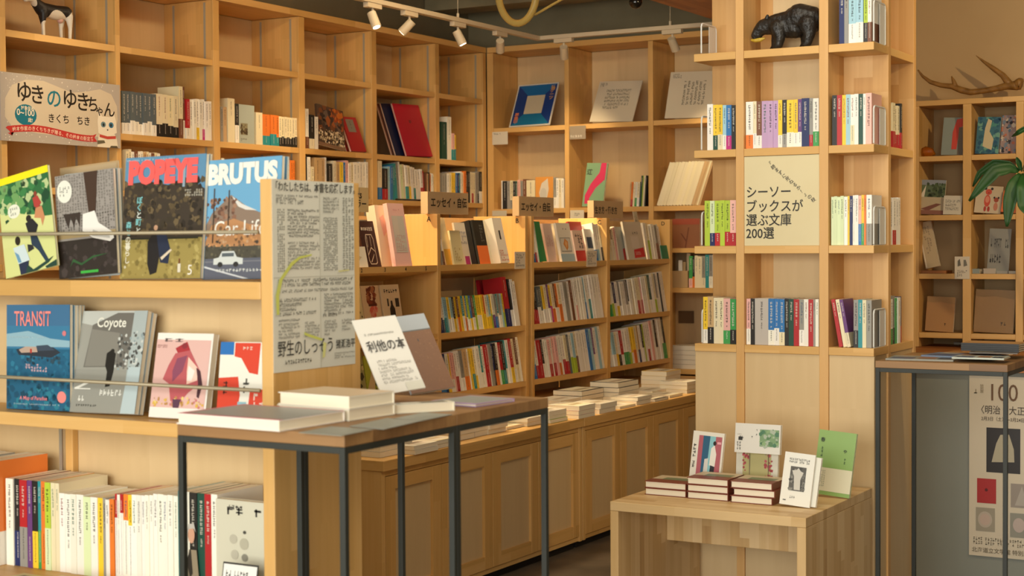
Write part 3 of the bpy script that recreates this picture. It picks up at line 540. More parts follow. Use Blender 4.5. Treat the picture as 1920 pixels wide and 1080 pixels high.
faceout(None, None, None, None, None, .215, .020, 'pale grey-green book showing its front cover at the right end of the bottom rack row', [('g', .16, .84, .74, .94, 1, 4, '2c2a28'), ('g', .12, .90, .5, .955, 1, 6, '55524a'), ('g', .76, .05, .98, .94, 14, 1, '8a8878'), ('e', .46, .68, .025, .018, '44443e'), ('e', .28, .60, .06, .05, 'b8b4a2'), ('e', .45, .56, .07, .06, 'b4b09c'), ('e', .30, .44, .06, .05, 'b8b4a2'), ('e', .46, .42, .05, .04, '8a877a'), ('e', .30, .31, .05, .04, 'b8b4a2'), ('e', .45, .30, .05, .04, '7c796c')], cover='cfccb8', seed=17,
    M=frame(Vector((xp(408)+.001, yq-.006, zq)), (1, 0, 0), (0, 0, 1)), w=-2.1305-xp(408)-.002)
# portrait band on the black-spined book
p = frame(Vector((xp(347), yq-.003, zq)), (1, 0, 0), (0, 0, 1)); pw = xp(378)-xp(347)
band = thing('book_band', 'printed sleeve with a grey-haired person on the dark spine, bottom row of the rack', 'book sleeve', mw=p)
art(band, pw, .222, [('r', .15, 0, .72, .26, '9a8c78'), ('p', [(.1, .12), (.3, .42), (.75, .42), (.9, .1), (.9, 0), (.1, 0)], '8e826c'), ('p', [(.18, .30), (.40, .46), (.52, .18), (.34, .12)], '2a2622'), ('e', .45, .57, .20, .085, 'c99a80'), ('p', [(.22, .60), (.30, .68), (.62, .69), (.72, .60), (.60, .64), (.34, .63)], 'b8b4ac')], y0=-.0009, seed=2, name='portrait_print')
# price card in front and flat books on the deck
pc = faceout((410, 1092), (419, 1053), (482, 1094), 'y', RY-.03, .03, .001, 'white card with a black edge standing in front of the bottom rack books', None, name='price_card', cat='card', cover='2c2a28', zb=.5325, lean=10)
art(pc[0], pc[1], LH[0], [('r', .03, .04, .97, .96, 'ecebe6'), ('g', .1, .6, .9, .85, 1, 10, '4a4a48'), ('g', .05, .1, .6, .5, 2, 10, '6a6a66')])
for j, (u, ww, th, c, nm) in enumerate(((30, .14, .012, 'd8c890', 'pale yellow'), (110, .14, .020, 'e0cfa0', 'cream patterned'), (180, .13, .016, 'c9b08a', 'tan patterned'), (255, .14, .014, 'e4dccc', 'white patterned'), (330, .14, .010, 'd9d2c0', 'off-white'))):
    X = W(u, 1068, 'y', RY-.11).x
    flat_book(X, RY-.125, .5325, (-3, 2, -2, 1, 0)[j], ww, .19, th, c, nm+' book lying flat on the rack deck, '+ordn(j)+' along from the window side', 'books lying on the rack deck', cov_art=[(.1, .12, .9, .3, 'a89070'), (.2, .4, .7, .75, 'c8b48c'), (.15, .8, .85, .9, '6a6458')])

# ------------------------------------------------------------------ sheet taped on the rack end
M = frame(Vector((RXE+.0012, RY+.012, 1.098)), (0, 1, 0), (0, 0, 1)); pw, ph = .292, .345
h1 = W(512, 336, 'x', RXE).z; h0 = W(512, 700, 'x', RXE).z; M = frame(Vector((RXE+.0008, W(512, 600, 'x', RXE).y, h0)), (0, 1, 0), (0, 0, 1)); pw = W(665, 600, 'x', RXE).y-W(512, 600, 'x', RXE).y; ph = h1-h0
ps = thing('notice_sheet', 'creased sheet of small print with yellow-green strokes on the magazine rack end', 'poster', mw=M)
mb = MB(); mb.box(0, pw*.56, 0, .0006, 0, ph, 'dcdccf'); mb.box(pw*.56, pw, 0, .0006, .0, ph, 'd6d7cb'); mb.build('sheet', print_mat(), ps)
art(ps, pw, ph, [('r', .557, 0, .563, 1, 'c4c4b6'), ('r', 0, .49, 1, .494, 'c8c8ba'), ('g', .04, .87, .46, .90, 1, 30, '8a8a84'), ('g', .04, .895, .54, .925, 2, 30, '7a7a74'),
    ('g', .05, .52, .14, .85, 26, 4, '8e8e86', 1), ('g', .17, .70, .55, .85, 9, 26, '6e6e68'), ('g', .17, .53, .55, .68, 9, 26, '84847c'), ('g', .60, .83, .80, .92, 5, 18, '84847c'), ('g', .60, .52, .78, .81, 26, 9, '7e7e76', 1), ('g', .84, .52, .99, .92, 32, 4, '9a9a90', 1),
    ('g', .05, .44, .97, .485, 2, 60, '74746c'), ('g', .05, .41, .97, .43, 1, 60, '84847c'), ('g', .05, .29, .50, .385, 4, 26, '74746c'), ('g', .60, .28, .97, .40, 7, 24, '74746c'), ('g', .05, .17, .30, .255, 5, 18, '84847c'), ('g', .36, .17, .54, .255, 5, 14, '84847c'), ('g', .60, .17, .76, .255, 5, 12, '84847c'), ('g', .82, .19, .98, .255, 4, 12, '84847c'),
    ('g', .05, .26, .3, .275, 1, 14, '5a5a54'), ('g', .58, .27, .76, .29, 1, 8, '4a4a44'), ('g', .12, .035, .70, .062, 1, 20, '6a6a62'), ('g', .72, .04, .98, .075, 3, 16, '8a8a80'),
    ('p', [(.03, .30), (.02, .40), (.06, .48), (.20, .57), (.30, .60), (.45, .612), (.45, .604), (.31, .588), (.22, .555), (.10, .48), (.06, .40), (.06, .30)], 'cdd46a'), ('p', [(.35, .20), (.42, .185), (.58, .155), (.56, .145), (.42, .17), (.35, .185)], 'ccd36c'), ('p', [(.58, .14), (.62, .13), (.6, .06), (.57, .05)], 'd6d88c'), ('p', [(.78, .52), (.92, .525), (.92, .518), (.78, .512)], 'd4cf8c')], seed=21)
text(ps, '「わたしたちは、本書を応援します。」', .0*pw, .945*ph, .0225, '4a4a46', sx=.80, bold=.012); text(ps, '野生のしっそう', .04*pw, .088*ph, .037, '33332f', sx=.77, bold=.004); text(ps, '猪瀬浩平', .745*pw, .10*ph, .0215, '33332f', sx=.85, bold=.01)

# ------------------------------------------------------------------ on the steel tables in front
ZT = .9708
def on_table(u, v, z=ZT): return W(u, v, 'z', z)
def tflat(bl, br, bk, z, th, cover, label, name='book', cat='book', group='books on the front tables', spine='back', hard=True, cov_art=None):
    """flat book from three corners of its underside: near left, near right, far right"""
    A, B, Cc = W(*bl, 'z', z), W(*br, 'z', z), W(*bk, 'z', z); ln = (B-A).length; ang = math.degrees(math.atan2(B.y-A.y, B.x-A.x)); wd = max(.09, (Cc-B).length)
    a = R(ang); c = (A+B)/2+Vector((-math.sin(a), math.cos(a), 0))*wd/2
    return flat_book(c.x, c.y, z+.0004, ang, ln, wd, th, cover, label, group, name, cat, hard, spine, cov_art=cov_art)
tflat((331, 795), (524, 810), (640, 790), ZT, .0205, 'efe6dc', 'thick book with pink-edged grey cover at the near corner of the front table', cov_art=[(.0, .0, 1, 1, 'cf5a74'), (.04, .06, 1, .96, '8f908e')], spine='left')
tflat((520, 779), (655, 790), (731, 777), ZT, .022, 'e9e2d0', 'lower of two thick cream books stacked on the front table', spine='left')
tflat((522, 758), (655, 768), (731, 756), ZT+.0228, .0245, 'ece5d4', 'upper of two thick cream books stacked on the front table', spine='left', cov_art=[(.0, .0, 1, 1, 'd9bf9c')])
tflat((722, 774), (733, 777), (808, 765), ZT, .0185, 'e6e0cc', 'cream book under the white title board on the front table', cov_art=[(.02, .1, .98, .9, '8a8676'), (.2, .2, .8, .5, 'd8d2c0')])
tflat((808, 758), (892, 764), (936, 752), ZT, .007, 'b9a0c0', 'thin lilac-edged booklet with grey cover, lying at the far end of the front table', name='booklet', cat='booklet', spine='left', cov_art=[(.0, .0, 1, 1, 'c4a8c8'), (.04, .06, .96, .94, '9aa09c')])
for j, (a, b, c) in enumerate((((560, 812), (640, 818), (700, 806)), ((655, 800), (720, 806), (790, 790)), ((735, 786), (790, 790), (848, 778)))):
    A, B, Cc = W(*a, 'z', ZT), W(*b, 'z', ZT), W(*c, 'z', ZT); dd = Cc-B
    o = MB(); o.v = [tuple(q+Vector((0, 0, .0003+k*.0009))) for k in (0, 1) for q in (A, B, Cc, A+dd)]; o.f = [[3, 2, 1, 0], [4, 5, 6, 7], [0, 1, 5, 4], [1, 2, 6, 5], [2, 3, 7, 6], [3, 0, 4, 7]]; o.c = ['90938a']*6
    o = o.build('flyer', print_mat()); tag(o, ('grey-green flyer lying at the near edge of the front table', 'grey-green flyer lying beside the cream book stack on the front table', 'grey-green flyer lying in front of the white title board')[j], 'flyer', 'flyers on the front table')
r, w = faceout((716, 742), (660, 603), (803, 741), 'z', ZT+.0192, .150, .003, 'white title board leaning back on the front table with large black characters', [('g', .2, .765, .80, .80, 1, 22, '84827a'), ('e', .15, .785, .02, .018, 'b0aea6'), ('g', .14, .12, .92, .44, 7, 26, 'aaa8a0'), ('r', .60, .0, 1, .11, 'cfcdbf')], name='title_board', cat='sign', zb=ZT+.0192, lean=34, yaw=62, cover='dcd9d0', seed=22)
text(r, '利他の本', .08*w, .56*LH[0], .030, '33302c', sx=.80, bold=.012)
r, w = faceout((772, 742), (714, 601), (857, 738), 'z', ZT, .155, .006, 'photo board of pale sky over brown ground, standing on the front table', [('r', 0, .0, 1, .79, '76481f'), ('s', 0, 0, 1, .78, 260, .02, ['6e421c', '7e5026', '744620', '82562c']), ('r', 0, .79, 1, 1, 'a3aab0'), ('r', 0, .785, 1, .80, '565a5a'), ('e', .62, .66, .012, .02, '2a2a28')], name='photo_board', cat='picture', zb=ZT, lean=34, yaw=62, cover='a3aab0', seed=23)

# ------------------------------------------------------------------ books on the left wall bookcase
XB = XW-.012
CELLS += [(('L', XB), (a[1], b[0])) for a, b in zip(LU, LU[1:])]
ly = lambda u: W(u, 260, 'x', XB).y
def wall_row(u0, u1, z, spec, h0, h1, place, **k): row('L', ly(u0), ly(u1), XB, z+.0004, spec, h0, h1, place, **k)
P = 'wall row next to the snowy board'
wall_row(229, 293, 1.796, 'sW sW sW sW sW sW sW sW', .186, .186, P, bf=.30, jitter=.001)
wall_row(294, 335, 1.796, 'cK cK cK cK', .190, .188, P, bf=.30, jitter=.001, n0=8)
wall_row(336, 348, 1.796, 'cX.8 xW.5', .235, .235, P, jitter=.001, n0=12)
wall_row(349, 399, 1.796, 'rW w1 w.8 wY w.8 wJ.7 w w', .185, .183, P, jitter=.006, n0=14, bf=.26)
P = 'left wall row of the orange and teal spines'
wall_row(414, 426, 1.796, 'g.8 q1', .16, .16, P); wall_row(427, 440, 1.796, 'c1', .212, .212, P, n0=2); wall_row(441, 448, 1.796, 'kW1', .19, .19, P, n0=3, bf=.4)
faceout(None, None, None, None, None, .185, .02, 'pale grey book with a small tree picture, front cover out, in the second wall cell', [('r', .1, .22, .55, .52, '8a8468'), ('s', .12, .24, .5, .5, 30, .08, ['4a3c28', '6a5a40', '3a3020']), ('g', .1, .05, .5, .14, 2, 5, '6a665c')], cover='a9b2a8', seed=31, M=frame(Vector((XB-.002, ly(449), 1.7965)), (0, 1, 0), (0, 0, 1)), w=ly(478)-ly(449))
wall_row(480, 492, 1.796, 'c1', .160, .160, P, n0=4)
wall_row(493, 523, 1.796, 'oT1.3 oT1 oT.5', .150, .150, P, n0=5, jitter=.0005, bf=.33)
wall_row(523, 562, 1.796, 'cK cK cK cK cK cK cK', .147, .147, P, n0=8, jitter=.0005, bf=.33)
P = 'third row down, wall bookcase, cell with the leaning crimson book'
P3 = 'beside the battle painting cover'
wall_row(573, 579, 1.796, 'wX1', .195, .195, P3, bf=.3); wall_row(580, 589, 1.796, 'kC1', .170, .170, P3, n0=1, bf=.3); wall_row(590, 596.5, 1.796, 'w1', .160, .160, P3, n0=2)
r, w = faceout((598, 279), (593, 204), (647, 281), 'x', XB-.004, .18, .012, 'book with a dark autumn battle painting on its cover, on the left wall bookcase', [
    ('r', 0, 0, 1, 1, '5a4638'), ('s', .05, .45, .95, .98, 60, .12, ['3c302c', '7a4a2c', '6a5a50', 'a05a30', '4a3a34']), ('s', .02, .08, .98, .42, 170, .04, ['d8c8a0', '2a2622', 'a89878', 'e8dcc0']), ('s', .6, .7, .95, .95, 20, .08, ['c8702c', 'a04a24']), ('r', 0, 0, 1, .07, '8a6a50')], cover='5a4638', seed=32, lean=9, zb=1.7965)
for j, (u, c) in enumerate(((633, 'a82a2c'), (641, 'b0282e'))):
    r, w = faceout((u+18, 281.5+j), (u-3, 219+j), (u+(20 if j == 0 else 46), 284+j), 'x', XB-.03*(1-j), .15, .013, ('narrow red book leaning behind the red book with a grey label', 'red book with a grey label leaning on the left wall bookcase')[j], [('r', .25, .56, .75, .93, '8a8478'), ('g', .45, .62, .55, .88, 6, 1, '4a4640'), ('r', 0, 0, .06, 1, '8e2024')] if j else [], cover=c, seed=33, spine='e8c8b4', lean=20, zb=1.7965, hard=True)
for j, (u0, tlx, tly, u1, c, lab, it) in enumerate(((736, 707, 196, 760, '7a4a3a', 'brown-edged album leaning first in the cell of the crimson book', []), (743, 714, 195, 780, '1a2448', 'navy album leaning beside the big crimson book on the wall bookcase', []), (763, 735, 195, 812, 'c01c38', 'big crimson book leaning sideways on the left wall bookcase', [('g', .42, .62, .56, .70, 1, 1, '70343c'), ('g', .42, .46, .56, .54, 1, 1, '70343c')]))):
    r, w = faceout((u0, 291+j), (tlx, tly), (u1, 294+j), 'x', XB-(.055, .035, .004)[j], .25, .012, lab, it, cover=c, spine='d8b8a4', seed=34, lean=(17, 17, 17)[j], zb=1.7965, hard=True)
P = 'upper corner cell of wall bookcase'
wall_row(827.5, 838, 1.796, 'dW1', .215, .215, P, bf=.01); wall_row(838.5, 846, 1.796, 'w1', .245, .245, P, n0=1); wall_row(846.5, 854, 1.796, 'pT1 yT.5', .150, .15, P, n0=2, bf=.45)
Z4 = 1.552
P = 'peeking over the magazines, first cell'; wall_row(236, 300, Z4, 'c c w x w w q c w x c w', .175, .165, P)
P = 'peeking over the magazines, second cell'; wall_row(414, 440, Z4, 'w c c q', .165, .16, P); wall_row(532, 553, Z4, 'o c o o.7', .185, .18, P, n0=4)
P = 'wall row under the battle painting'
wall_row(573, 581, Z4, 'kW.4 w1', .205, .2, P); wall_row(583, 588, Z4, 'cY', .15, .15, P, n0=2); wall_row(590, 612, Z4, 'q1.6 q1 w.5', .205, .2, P, n0=3); wall_row(613, 622, Z4, 'k', .17, .17, P, n0=6)
wall_row(625, 690, Z4, 'c q y b.6 p w c w w w w w', .19, .19, P, n0=7, jitter=.008); 
P = 'wall row under the crimson book'
wall_row(709, 716, Z4, 'cB1', .205, .205, P); wall_row(717, 726, Z4, 'kR', .17, .17, P, n0=1); wall_row(727, 741, Z4, 'a.8 b t', .18, .19, P, n0=2); wall_row(741, 752, Z4, 't g w.6', .195, .205, P, n0=5, lean=4)
wall_row(753, 796, Z4, 'i c wT cY w wT w w wR r.6', .19, .165, P, n0=8, lean=4); wall_row(799, 820, Z4, 'x.6 q k.5 o.6 w w c', .16, .155, P, n0=18)
P = 'lower corner cell of wall bookcase'
wall_row(829, 911, Z4, 'gK gW w c y yW b nK.7 t.6 w1 c.8 o kO k1.2 c.7 cR1 c g gK kW', .165, .19, P, jitter=.006)

# ------------------------------------------------------------------ far bookcase
YF = YB+.012
CELLS += [(('B', YF), (a[1], b[0])) for a, b in zip(BU, BU[1:])]
bx = lambda u: W(u, 370, 'y', YF).x
r, w = faceout((954, 235), (973, 161), (1031, 232), 'y', YF+.01, .3, .006, 'blue board with white frame and a blank square window, on the far bookcase', [
    ('r', .03, .03, .97, .97, '1766a0'), ('p', [(.03, .03), (.29, .29), (.29, .73), (.03, .97)], '1a3c7c'), ('p', [(.97, .03), (.71, .29), (.71, .73), (.97, .97)], '1c3c80'), ('p', [(.03, .03), (.29, .29), (.71, .29), (.97, .03)], '187098'), ('r', .29, .29, .73, .72, 'cbbfa2'),
    ('g', .10, .82, .2, .9, 3, 3, '2c3a8c')], name='framed_board', cat='sign', cover='d6d2c4', seed=41, lean=27, zb=2.0005)
text(r, '猫ゲーツ', .83*w, .85*LH[0], .030, 'd8a050', vertical=True, bold=.02); text(r, '募集中', .08*w, .24*LH[0], .030, 'd88050', vertical=True, bold=.02)
r, w = faceout((1105, 228), (1125, 157), (1187, 225), 'y', YF+.01, .3, .006, 'white board with six lines of sideways small print, on the far bookcase', [('g', .04, .86, .20, .96, 3, 7, '4a463e'), ('g', .22, .30, .80, .80, 6, 24, '77705f')], name='text_board', cat='sign', cover='d2c6ae', seed=42, lean=26, zb=2.0005)
r, w = faceout((1246, 221), (1258, 139), (1338, 217), 'y', YF+.01, .3, .006, 'white board with columns of upright small print, on the far bookcase near the pillar', [('g', .06, .86, .24, .96, 3, 7, '4a463e'), ('g', .30, .28, .78, .80, 22, 6, '6a6252', 1)], name='text_board', cat='sign', cover='d4c8b0', seed=43, lean=15, zb=2.0005)
def tag_card(x0, x1, y0, y1, ax, val, label, items=None, cover='d8cfbc', name='shelf_label', cat='card', cx=None, th=.001, seed=5):
    """thin card hanging flat on a plane, from its pixel box"""
    a = W(x0, (y0+y1)/2, ax, val); b = W(x1, (y0+y1)/2, ax, val); m = (x0+x1)/2; zt = W(m, y0, ax, val).z; zb = W(m, y1, ax, val).z
    r = Vector((1, 0, 0)) if ax == 'y' else Vector((0, 1, 0)); Mx = frame(Vector((a.x, a.y, zb)), r, (0, 0, 1)); w = (b-a).length; h = zt-zb
    o, _ = faceout(None, None, None, None, None, h, th, label, items, name=name, cat=cat, cover=cover, seed=seed, M=Mx, w=w); return o, w, h
tag_card(923, 952, 247, 271, 'y', YB-.006, 'blank white shelf label under the blue board, far bookcase', [('g', .08, .78, .55, .90, 1, 6, '4a463e')])
o, w, h = tag_card(1068, 1098, 236, 261, 'y', YB-.006, 'grey-brown shelf label with white characters, far bookcase', None, cover='978a78'); text(o, '働と生き方', .05*w, .15*h, .0155, 'efe8dc', bold=.01)
tag_card(1069, 1095, 394, 410, 'y', YB-.004, 'small white card on the far bookcase between the lettered signs', [('g', .3, .3, .7, .7, 2, 4, '6a665c')], cover='e0d8c4')
tag_card(923, 950, 395, 405, 'y', YB-.004, 'small pale card on the far bookcase beside the corner', None, cover='cfc6b0')
P = 'far bookcase under the blue board'; Zm = 1.5165
row('B', bx(940), bx(986), YF, Zm, 'w.4 k1.6 g cG kW d.8 p g x', .165, .17, P)
row('B', bx(987), bx(1003), YF, Zm, 'c1', .165, .165, P, n0=9)
faceout(None, None, None, None, None, .185, .018, 'orange and white patterned book, front cover out, on the far bookcase', [('r', 0, 0, 1, 1, 'e09a48'), ('p', [(.2, .5), (.35, .8), (.7, .95), (.75, .6), (.6, .2), (.35, .1)], 'd8d0c0'), ('e', .45, .45, .18, .2, 'c8c4b8'), ('s', .0, .0, 1, .15, 30, .08, ['c08aa0', 'd8a8b0'])], cover='e09a48', seed=44, M=frame(Vector((bx(1004), YF+.002, Zm)), (1, 0, 0), (0, 0, 1)), w=bx(1037)-bx(1004))
row('B', bx(1038), bx(1057), YF, Zm, 'gW w c w', .175, .17, P, n0=10)
r, w = faceout((1091, 383), (1101, 308), (1131, 381), 'y', YF+.005, .2, .014, 'pale green book with a winding pink stripe, far bookcase', [('p', [(.10, .06), (.35, .06), (.30, .18), (.55, .42), (.95, .62), (.95, 1), (.70, 1), (.66, .78), (.30, .52), (.08, .25)], 'd83a64'), ('g', .06, .74, .32, .92, 1, 1, '2c2a26')], cover='86ac84', seed=45, lean=12, zb=Zm)
text(r, '遊', .05*w, .74*LH[0], .036, '2a2824', bold=.02)
P = 'far bookcase by the winding pink stripe'
row('B', bx(1178), bx(1197), YF, Zm, 'q.7 oR.7 c.8 wE.8 cW', .14, .14, P, roll=4, jitter=0, gap=.0015); row('B', bx(1199), bx(1210), YF, Zm, 'd l.5 c.6 c.6 k1', .175, .175, P, n0=5, roll=4, jitter=0, gap=.0012)
P = 'leaning set, far bookcase'
row('B', bx(1230), bx(1312), YF, Zm, 'c1 c1 c1 c1 c1 c1 c1 c1 c1 c1 c1 q1 q.6 c.6 q.6', .255, .255, P, noun='booklet', roll=19, marks=False, depth=.18, jitter=.002)
# the part of the far bookcase seen between the lettered shelves and the pillar
Pn = 'far bookcase beside the kraft box'
row('B', bx(1291), bx(1342), YF, 1.0555, 'eP kO.6 c c1.2 gC t gW w', .175, .185, Pn, jitter=.006)
def crate(x0, x1, y0, y1, z0, z1, label, col, name='paper_box', cat='box'):
    r = thing(name, label, cat, ((x0+x1)/2, (y0+y1)/2, z0)); L = r.location; m = plain(col, .7); t = .003
    for nm, a in (('base', (x0, x1, y0, y1, z0, z0+t)), ('wall', (x0, x1, y0, y0+t, z0+t, z1)), ('wall', (x0, x1, y1-t, y1, z0+t, z1)), ('wall', (x0, x0+t, y0+t, y1-t, z0+t, z1)), ('wall', (x1-t, x1, y0+t, y1-t, z0+t, z1))): pbox(nm, r, *a, m, 0)
    return r
crate(bx(1255), bx(1289), YF, YF+.16, 1.056, 1.15, 'open kraft box holding small cards, lower far bookcase', 'b39468')
for j, (u, c, h) in enumerate(((1269, 'e8e6de', .15), (1273, 'c8a878', .14), (1279, 'd8c09a', .19))): faceout(None, None, None, None, None, h, .004, ('white', 'light brown', 'tall pale')[j]+' card standing in the kraft box', None, name='card', cat='card', cover=c, M=frame(Vector((bx(u), YF+.02+.02*j, 1.0595)), (1, 0, 0), (0, 0, 1)), w=.022)
faceout(None, None, None, None, None, .165, .03, 'reddish brown book cover in shadow, far bookcase behind section D', [('r', 0, .8, 1, 1, '9a4a34'), ('p', [(.45, .0), (.5, .0), (.62, .7), (.58, .7)], '6a3c28'), ('p', [(.5, .2), (.3, .5), (.34, .5), (.52, .26)], '6a3c28')], cover='8a5a3c', M=frame(Vector((bx(1258), YF+.02, 1.278)), (1, 0, 0), (0, 0, 1)), w=bx(1309)-bx(1258))
pbox('shelf', bb, -3.753, -3.251, YB+.004, YB+.295, 1.252, 1.2775, PX)
tag_card(1272, 1301, 583, 606, 'y', YB+.29, 'small dark plaque on the back of the far bookcase', None, cover='6a5238')
for j in range(5): flat_book(bx(1287), YF+.11, .5975+j*.0262, 0, .21, .2, .025, 'e2dccb', ordn(j)+' white paperbound volume from the bottom of the pile by the pillar, far bookcase', 'pile of white volumes by the pillar', cov_art=None)
# books lying behind / on top

# ------------------------------------------------------------------ lettered display bookcases: signs, covers and spines
def cover_at(X, z, u0, u1, h, t, lean, label, items=None, cover='f1ede1', seed=1, name='book', cat='book', spine=None, up=0):
    y0, y1 = W(u0, 600, 'x', X).y, W(u1, 600, 'x', X).y
    for D_ in (DU1, DU2):
        for a, b in zip(D_, D_[1:]):
            if a[1]-.1 < y0 < b[0]: y0 = max(y0, a[1]+.002); y1 = min(y1, b[0]-.002)
    lift = max(0, t*(math.sin(R(lean))-tl_*math.cos(R(lean))))
    Mx = Matrix.Translation((X, y0, z-(XA-.001-X)*tl_+lift+.0005+up)) @ Matrix.Rotation(R(-lean), 4, 'Y') @ Matrix.Rotation(R(90), 4, 'Z')
    return faceout(None, None, None, None, None, h, t, label, items, name=name, cat=cat, cover=cover, seed=seed, M=Mx, w=y1-y0, spine=spine)
def sign_block(u0, u1, us, vt, label, lines, col='c4a67c', X=-3.60, sz=.047):
    y0, y1, ys = W(u0, 380, 'x', X).y, W(u1, 380, 'x', X).y, W(us, 380, 'x', X).y; h = W(u0+8, vt, 'x', X).z-1.4375
    o, w = faceout(None, None, None, None, None, h, .035, label, None, name='section_sign', cat='sign', cover=col, M=frame(Vector((X, ys, 1.4375)), (0, 1, 0), (0, 0, 1)), w=y1-ys)
    for s, x, z, k in lines: text(o, s, x*w, z*h, sz*k, '2a241c', bold=.018, sx=.9)
sign_block(797, 878, 802, 359, 'brown sign with six Japanese characters and a dot, above section B', [('エッセイ・自伝', .06, .34, .98)])
sign_block(969, 1038, 973, 368, 'brown sign with Japanese characters, above section C', [('エッセイ・自伝', .05, .30, .96)])
sign_block(1109, 1168, 1113, 376, 'brown sign with characters for ways of living and working, above section D', [('生き方・働き方', .03, .28, .86)])
sign_block(640, 691, 640, 350, 'yellow-lit pale sign reading books above section A, partly behind the notice sheet', [('books', .22, .56, .9), ('ラー', .52, .18, .85)], col='e2c68e')  # glow of the section A spotlight is painted into this cover colour
# section A
CELLS += [(('L', XA-.012), (a[1], b[0])) for D_ in (DU1, DU2) for a, b in zip(D_, D_[1:])]; Xc_ = XA-.012; z1, z2, z3 = RZ
cover_at(XA-.02, z1, 655, 692, .085, .006, 12, 'small white folded leaflet at the window end of the top shelf, section A', [('p', [(.5, .3), (.75, .5), (.5, .6)], 'd8c8a0')], 'f2ecd8', name='leaflet', cat='leaflet')
r, w = cover_at(XA-.05, z1, 688, 717, .195, .012, 13, 'dark brown book with a white line drawing and title, top shelf of section A', [
    ('p', [(.28, .62), (.34, .72), (.72, .72), (.80, .62), (.80, .12), (.72, .08), (.36, .08), (.28, .16)], 'd8c8b0'), ('p', [(.31, .61), (.36, .70), (.70, .70), (.77, .61), (.77, .14), (.70, .10), (.38, .10), (.31, .17)], '3c211c'),
    ('p', [(.31, .30), (.55, .45), (.77, .36), (.77, .34), (.55, .42), (.31, .27)], 'd8c8b0'), ('p', [(.40, .14), (.66, .30), (.68, .29), (.43, .12)], 'd8c8b0'), ('p', [(.34, .45), (.38, .68), (.40, .68), (.36, .44)], 'd8c8b0'), ('p', [(.56, .46), (.58, .68), (.60, .68), (.58, .46)], 'd8c8b0')], '3c211c', 51)
text(r, '本のある生活', .1*w, .80*.195, .0165, 'ece0cc', sx=.8, bold=.02)
cover_at(XA-.105, z1, 676, 708, .21, .010, 12, 'grey book mostly hidden behind the dark brown book, top shelf of section A', None, '6a625a')
cover_at(XA-.06, z1, 719, 739, .262, .045, 9, 'thick cream book leaning beside the dark brown one, top shelf of section A', [('p', [(.3, .8), (.7, .85), (.9, .6), (.5, .5)], 'e8b8a8')], 'f0dcc0', 52)
cover_at(XA-.012, z1, 744, 774, .262, .020, 10, 'pink book with a pale grey print and white title panel, top shelf of section A', [('r', .16, .22, .88, .80, 'cfc8bc'), ('r', .18, .5, .5, .8, 'd6cabc'), ('g', .2, .24, .8, .5, 8, 5, 'd8a8a0'), ('g', .3, .88, .7, .91, 1, 5, 'd08a88')], 'f2c2b8', 53)
cover_at(XA-.03, z2, 662, 688, .21, .008, 9, 'cream book with small dark motifs, middle shelf of section A', [('s', .1, .1, .9, .9, 12, .1, ['6a5a3c', '3c3428'])], 'd8c490', 54)
cover_at(XA-.03, z2, 690, 722, .22, .008, 9, 'cream book with a brown and coral flower picture, middle shelf of section A', [('s', .25, .64, .75, .95, 40, .12, ['6a2c1c', '8a3c24', 'b06a40']), ('s', .35, .42, .75, .60, 20, .12, ['d8604a', 'e08a70']), ('r', .3, .62, .75, .66, '5a2a1c')], 'e0bc90', 55)
r, w = cover_at(XA-.03, z2, 726, 760, .22, .010, 9, 'cream book with a black bottle on its cover, middle shelf of section A', [('p', [(.36, .35), (.36, .55), (.44, .62), (.45, .70), (.54, .70), (.55, .62), (.64, .55), (.64, .35)], '2c221c'), ('r', .26, .60, .34, .74, '3a3026'), ('r', .70, .58, .9, .74, '3a3026'), ('g', .12, .84, .88, .92, 1, 6, '3a3026')], 'e2c49a', 56)
cover_at(XA-.03, z3, 655, 690, .22, .008, 9, 'olive and black patterned book, bottom shelf of section A', [('s', 0, 0, 1, 1, 40, .14, ['3c3824', '8a8c30', '504828', 'c8b880'])], '9a9460', 57)
cover_at(XA-.03, z3, 692, 722, .20, .008, 9, 'lime green book with a dark curl, bottom shelf of section A', [('s', .5, .1, .9, .5, 16, .12, ['3c3c1c', '2c2c18']), ('p', [(0, 0), (.3, 0), (.6, .6), (.4, .7), (0, .3)], 'c8b488')], 'a8b03c', 58)
# B, C, D top shelves
ay = lambda u, X=XA-.012: W(u, 600, 'x', X).y
def arow(u0, u1, z, spec, h0, h1, place, noun='paperback', **k): row('L', ay(u0), ay(u1), XA-.012, z-.011*tl_+.0006, spec, h0, h1, place, lean=LEAN, tilt=LEAN, noun=noun, **k)
P = 'top shelf of section B'
arow(829, 836, z1, 'g.6 wX.6', .195, .195, P); cover_at(XA-.03, z1, 838, 850, .21, .03, 12, 'off-white book with mustard band, top shelf of section B', [('r', 0, 0, 1, .34, 'd8a83c')], 'ddd0b0', 61)
cover_at(XA-.008, z1, 853, 872, .150, .010, 10, 'small cream book facing out low, top shelf of section B', [('g', .2, .1, .8, .5, 5, 4, 'b89a50')], 'e6d8a4', 62)
cover_at(XA-.055, z1, 866, 889, .195, .010, 12, 'white book with a magenta patch near its foot, top shelf of section B', [('r', .42, .03, .78, .22, 'b03a78'), ('g', .2, .5, .8, .8, 4, 5, '9a94a0')], 'e0d6c4', 63)
cover_at(XA-.03, z1, 895, 898, .20, .045, 12, 'thin black book standing on the top shelf of section B', None, '2a2723')
cover_at(XA-.05, z1, 900, 910, .205, .028, 12, 'slim white book with dark side, top shelf of section B', [('g', .2, .3, .8, .6, 4, 2, '3a3630')], 'e0d8c4', 64)
cover_at(XA-.015, z1, 901, 921, .20, .010, 12, 'black book with a bright orange band, top shelf of section B', [('r', 0, 0, 1, .42, 'ee7a3c'), ('g', .5, .5, .8, .9, 6, 2, '8a8a80')], '2c2c28', 65)
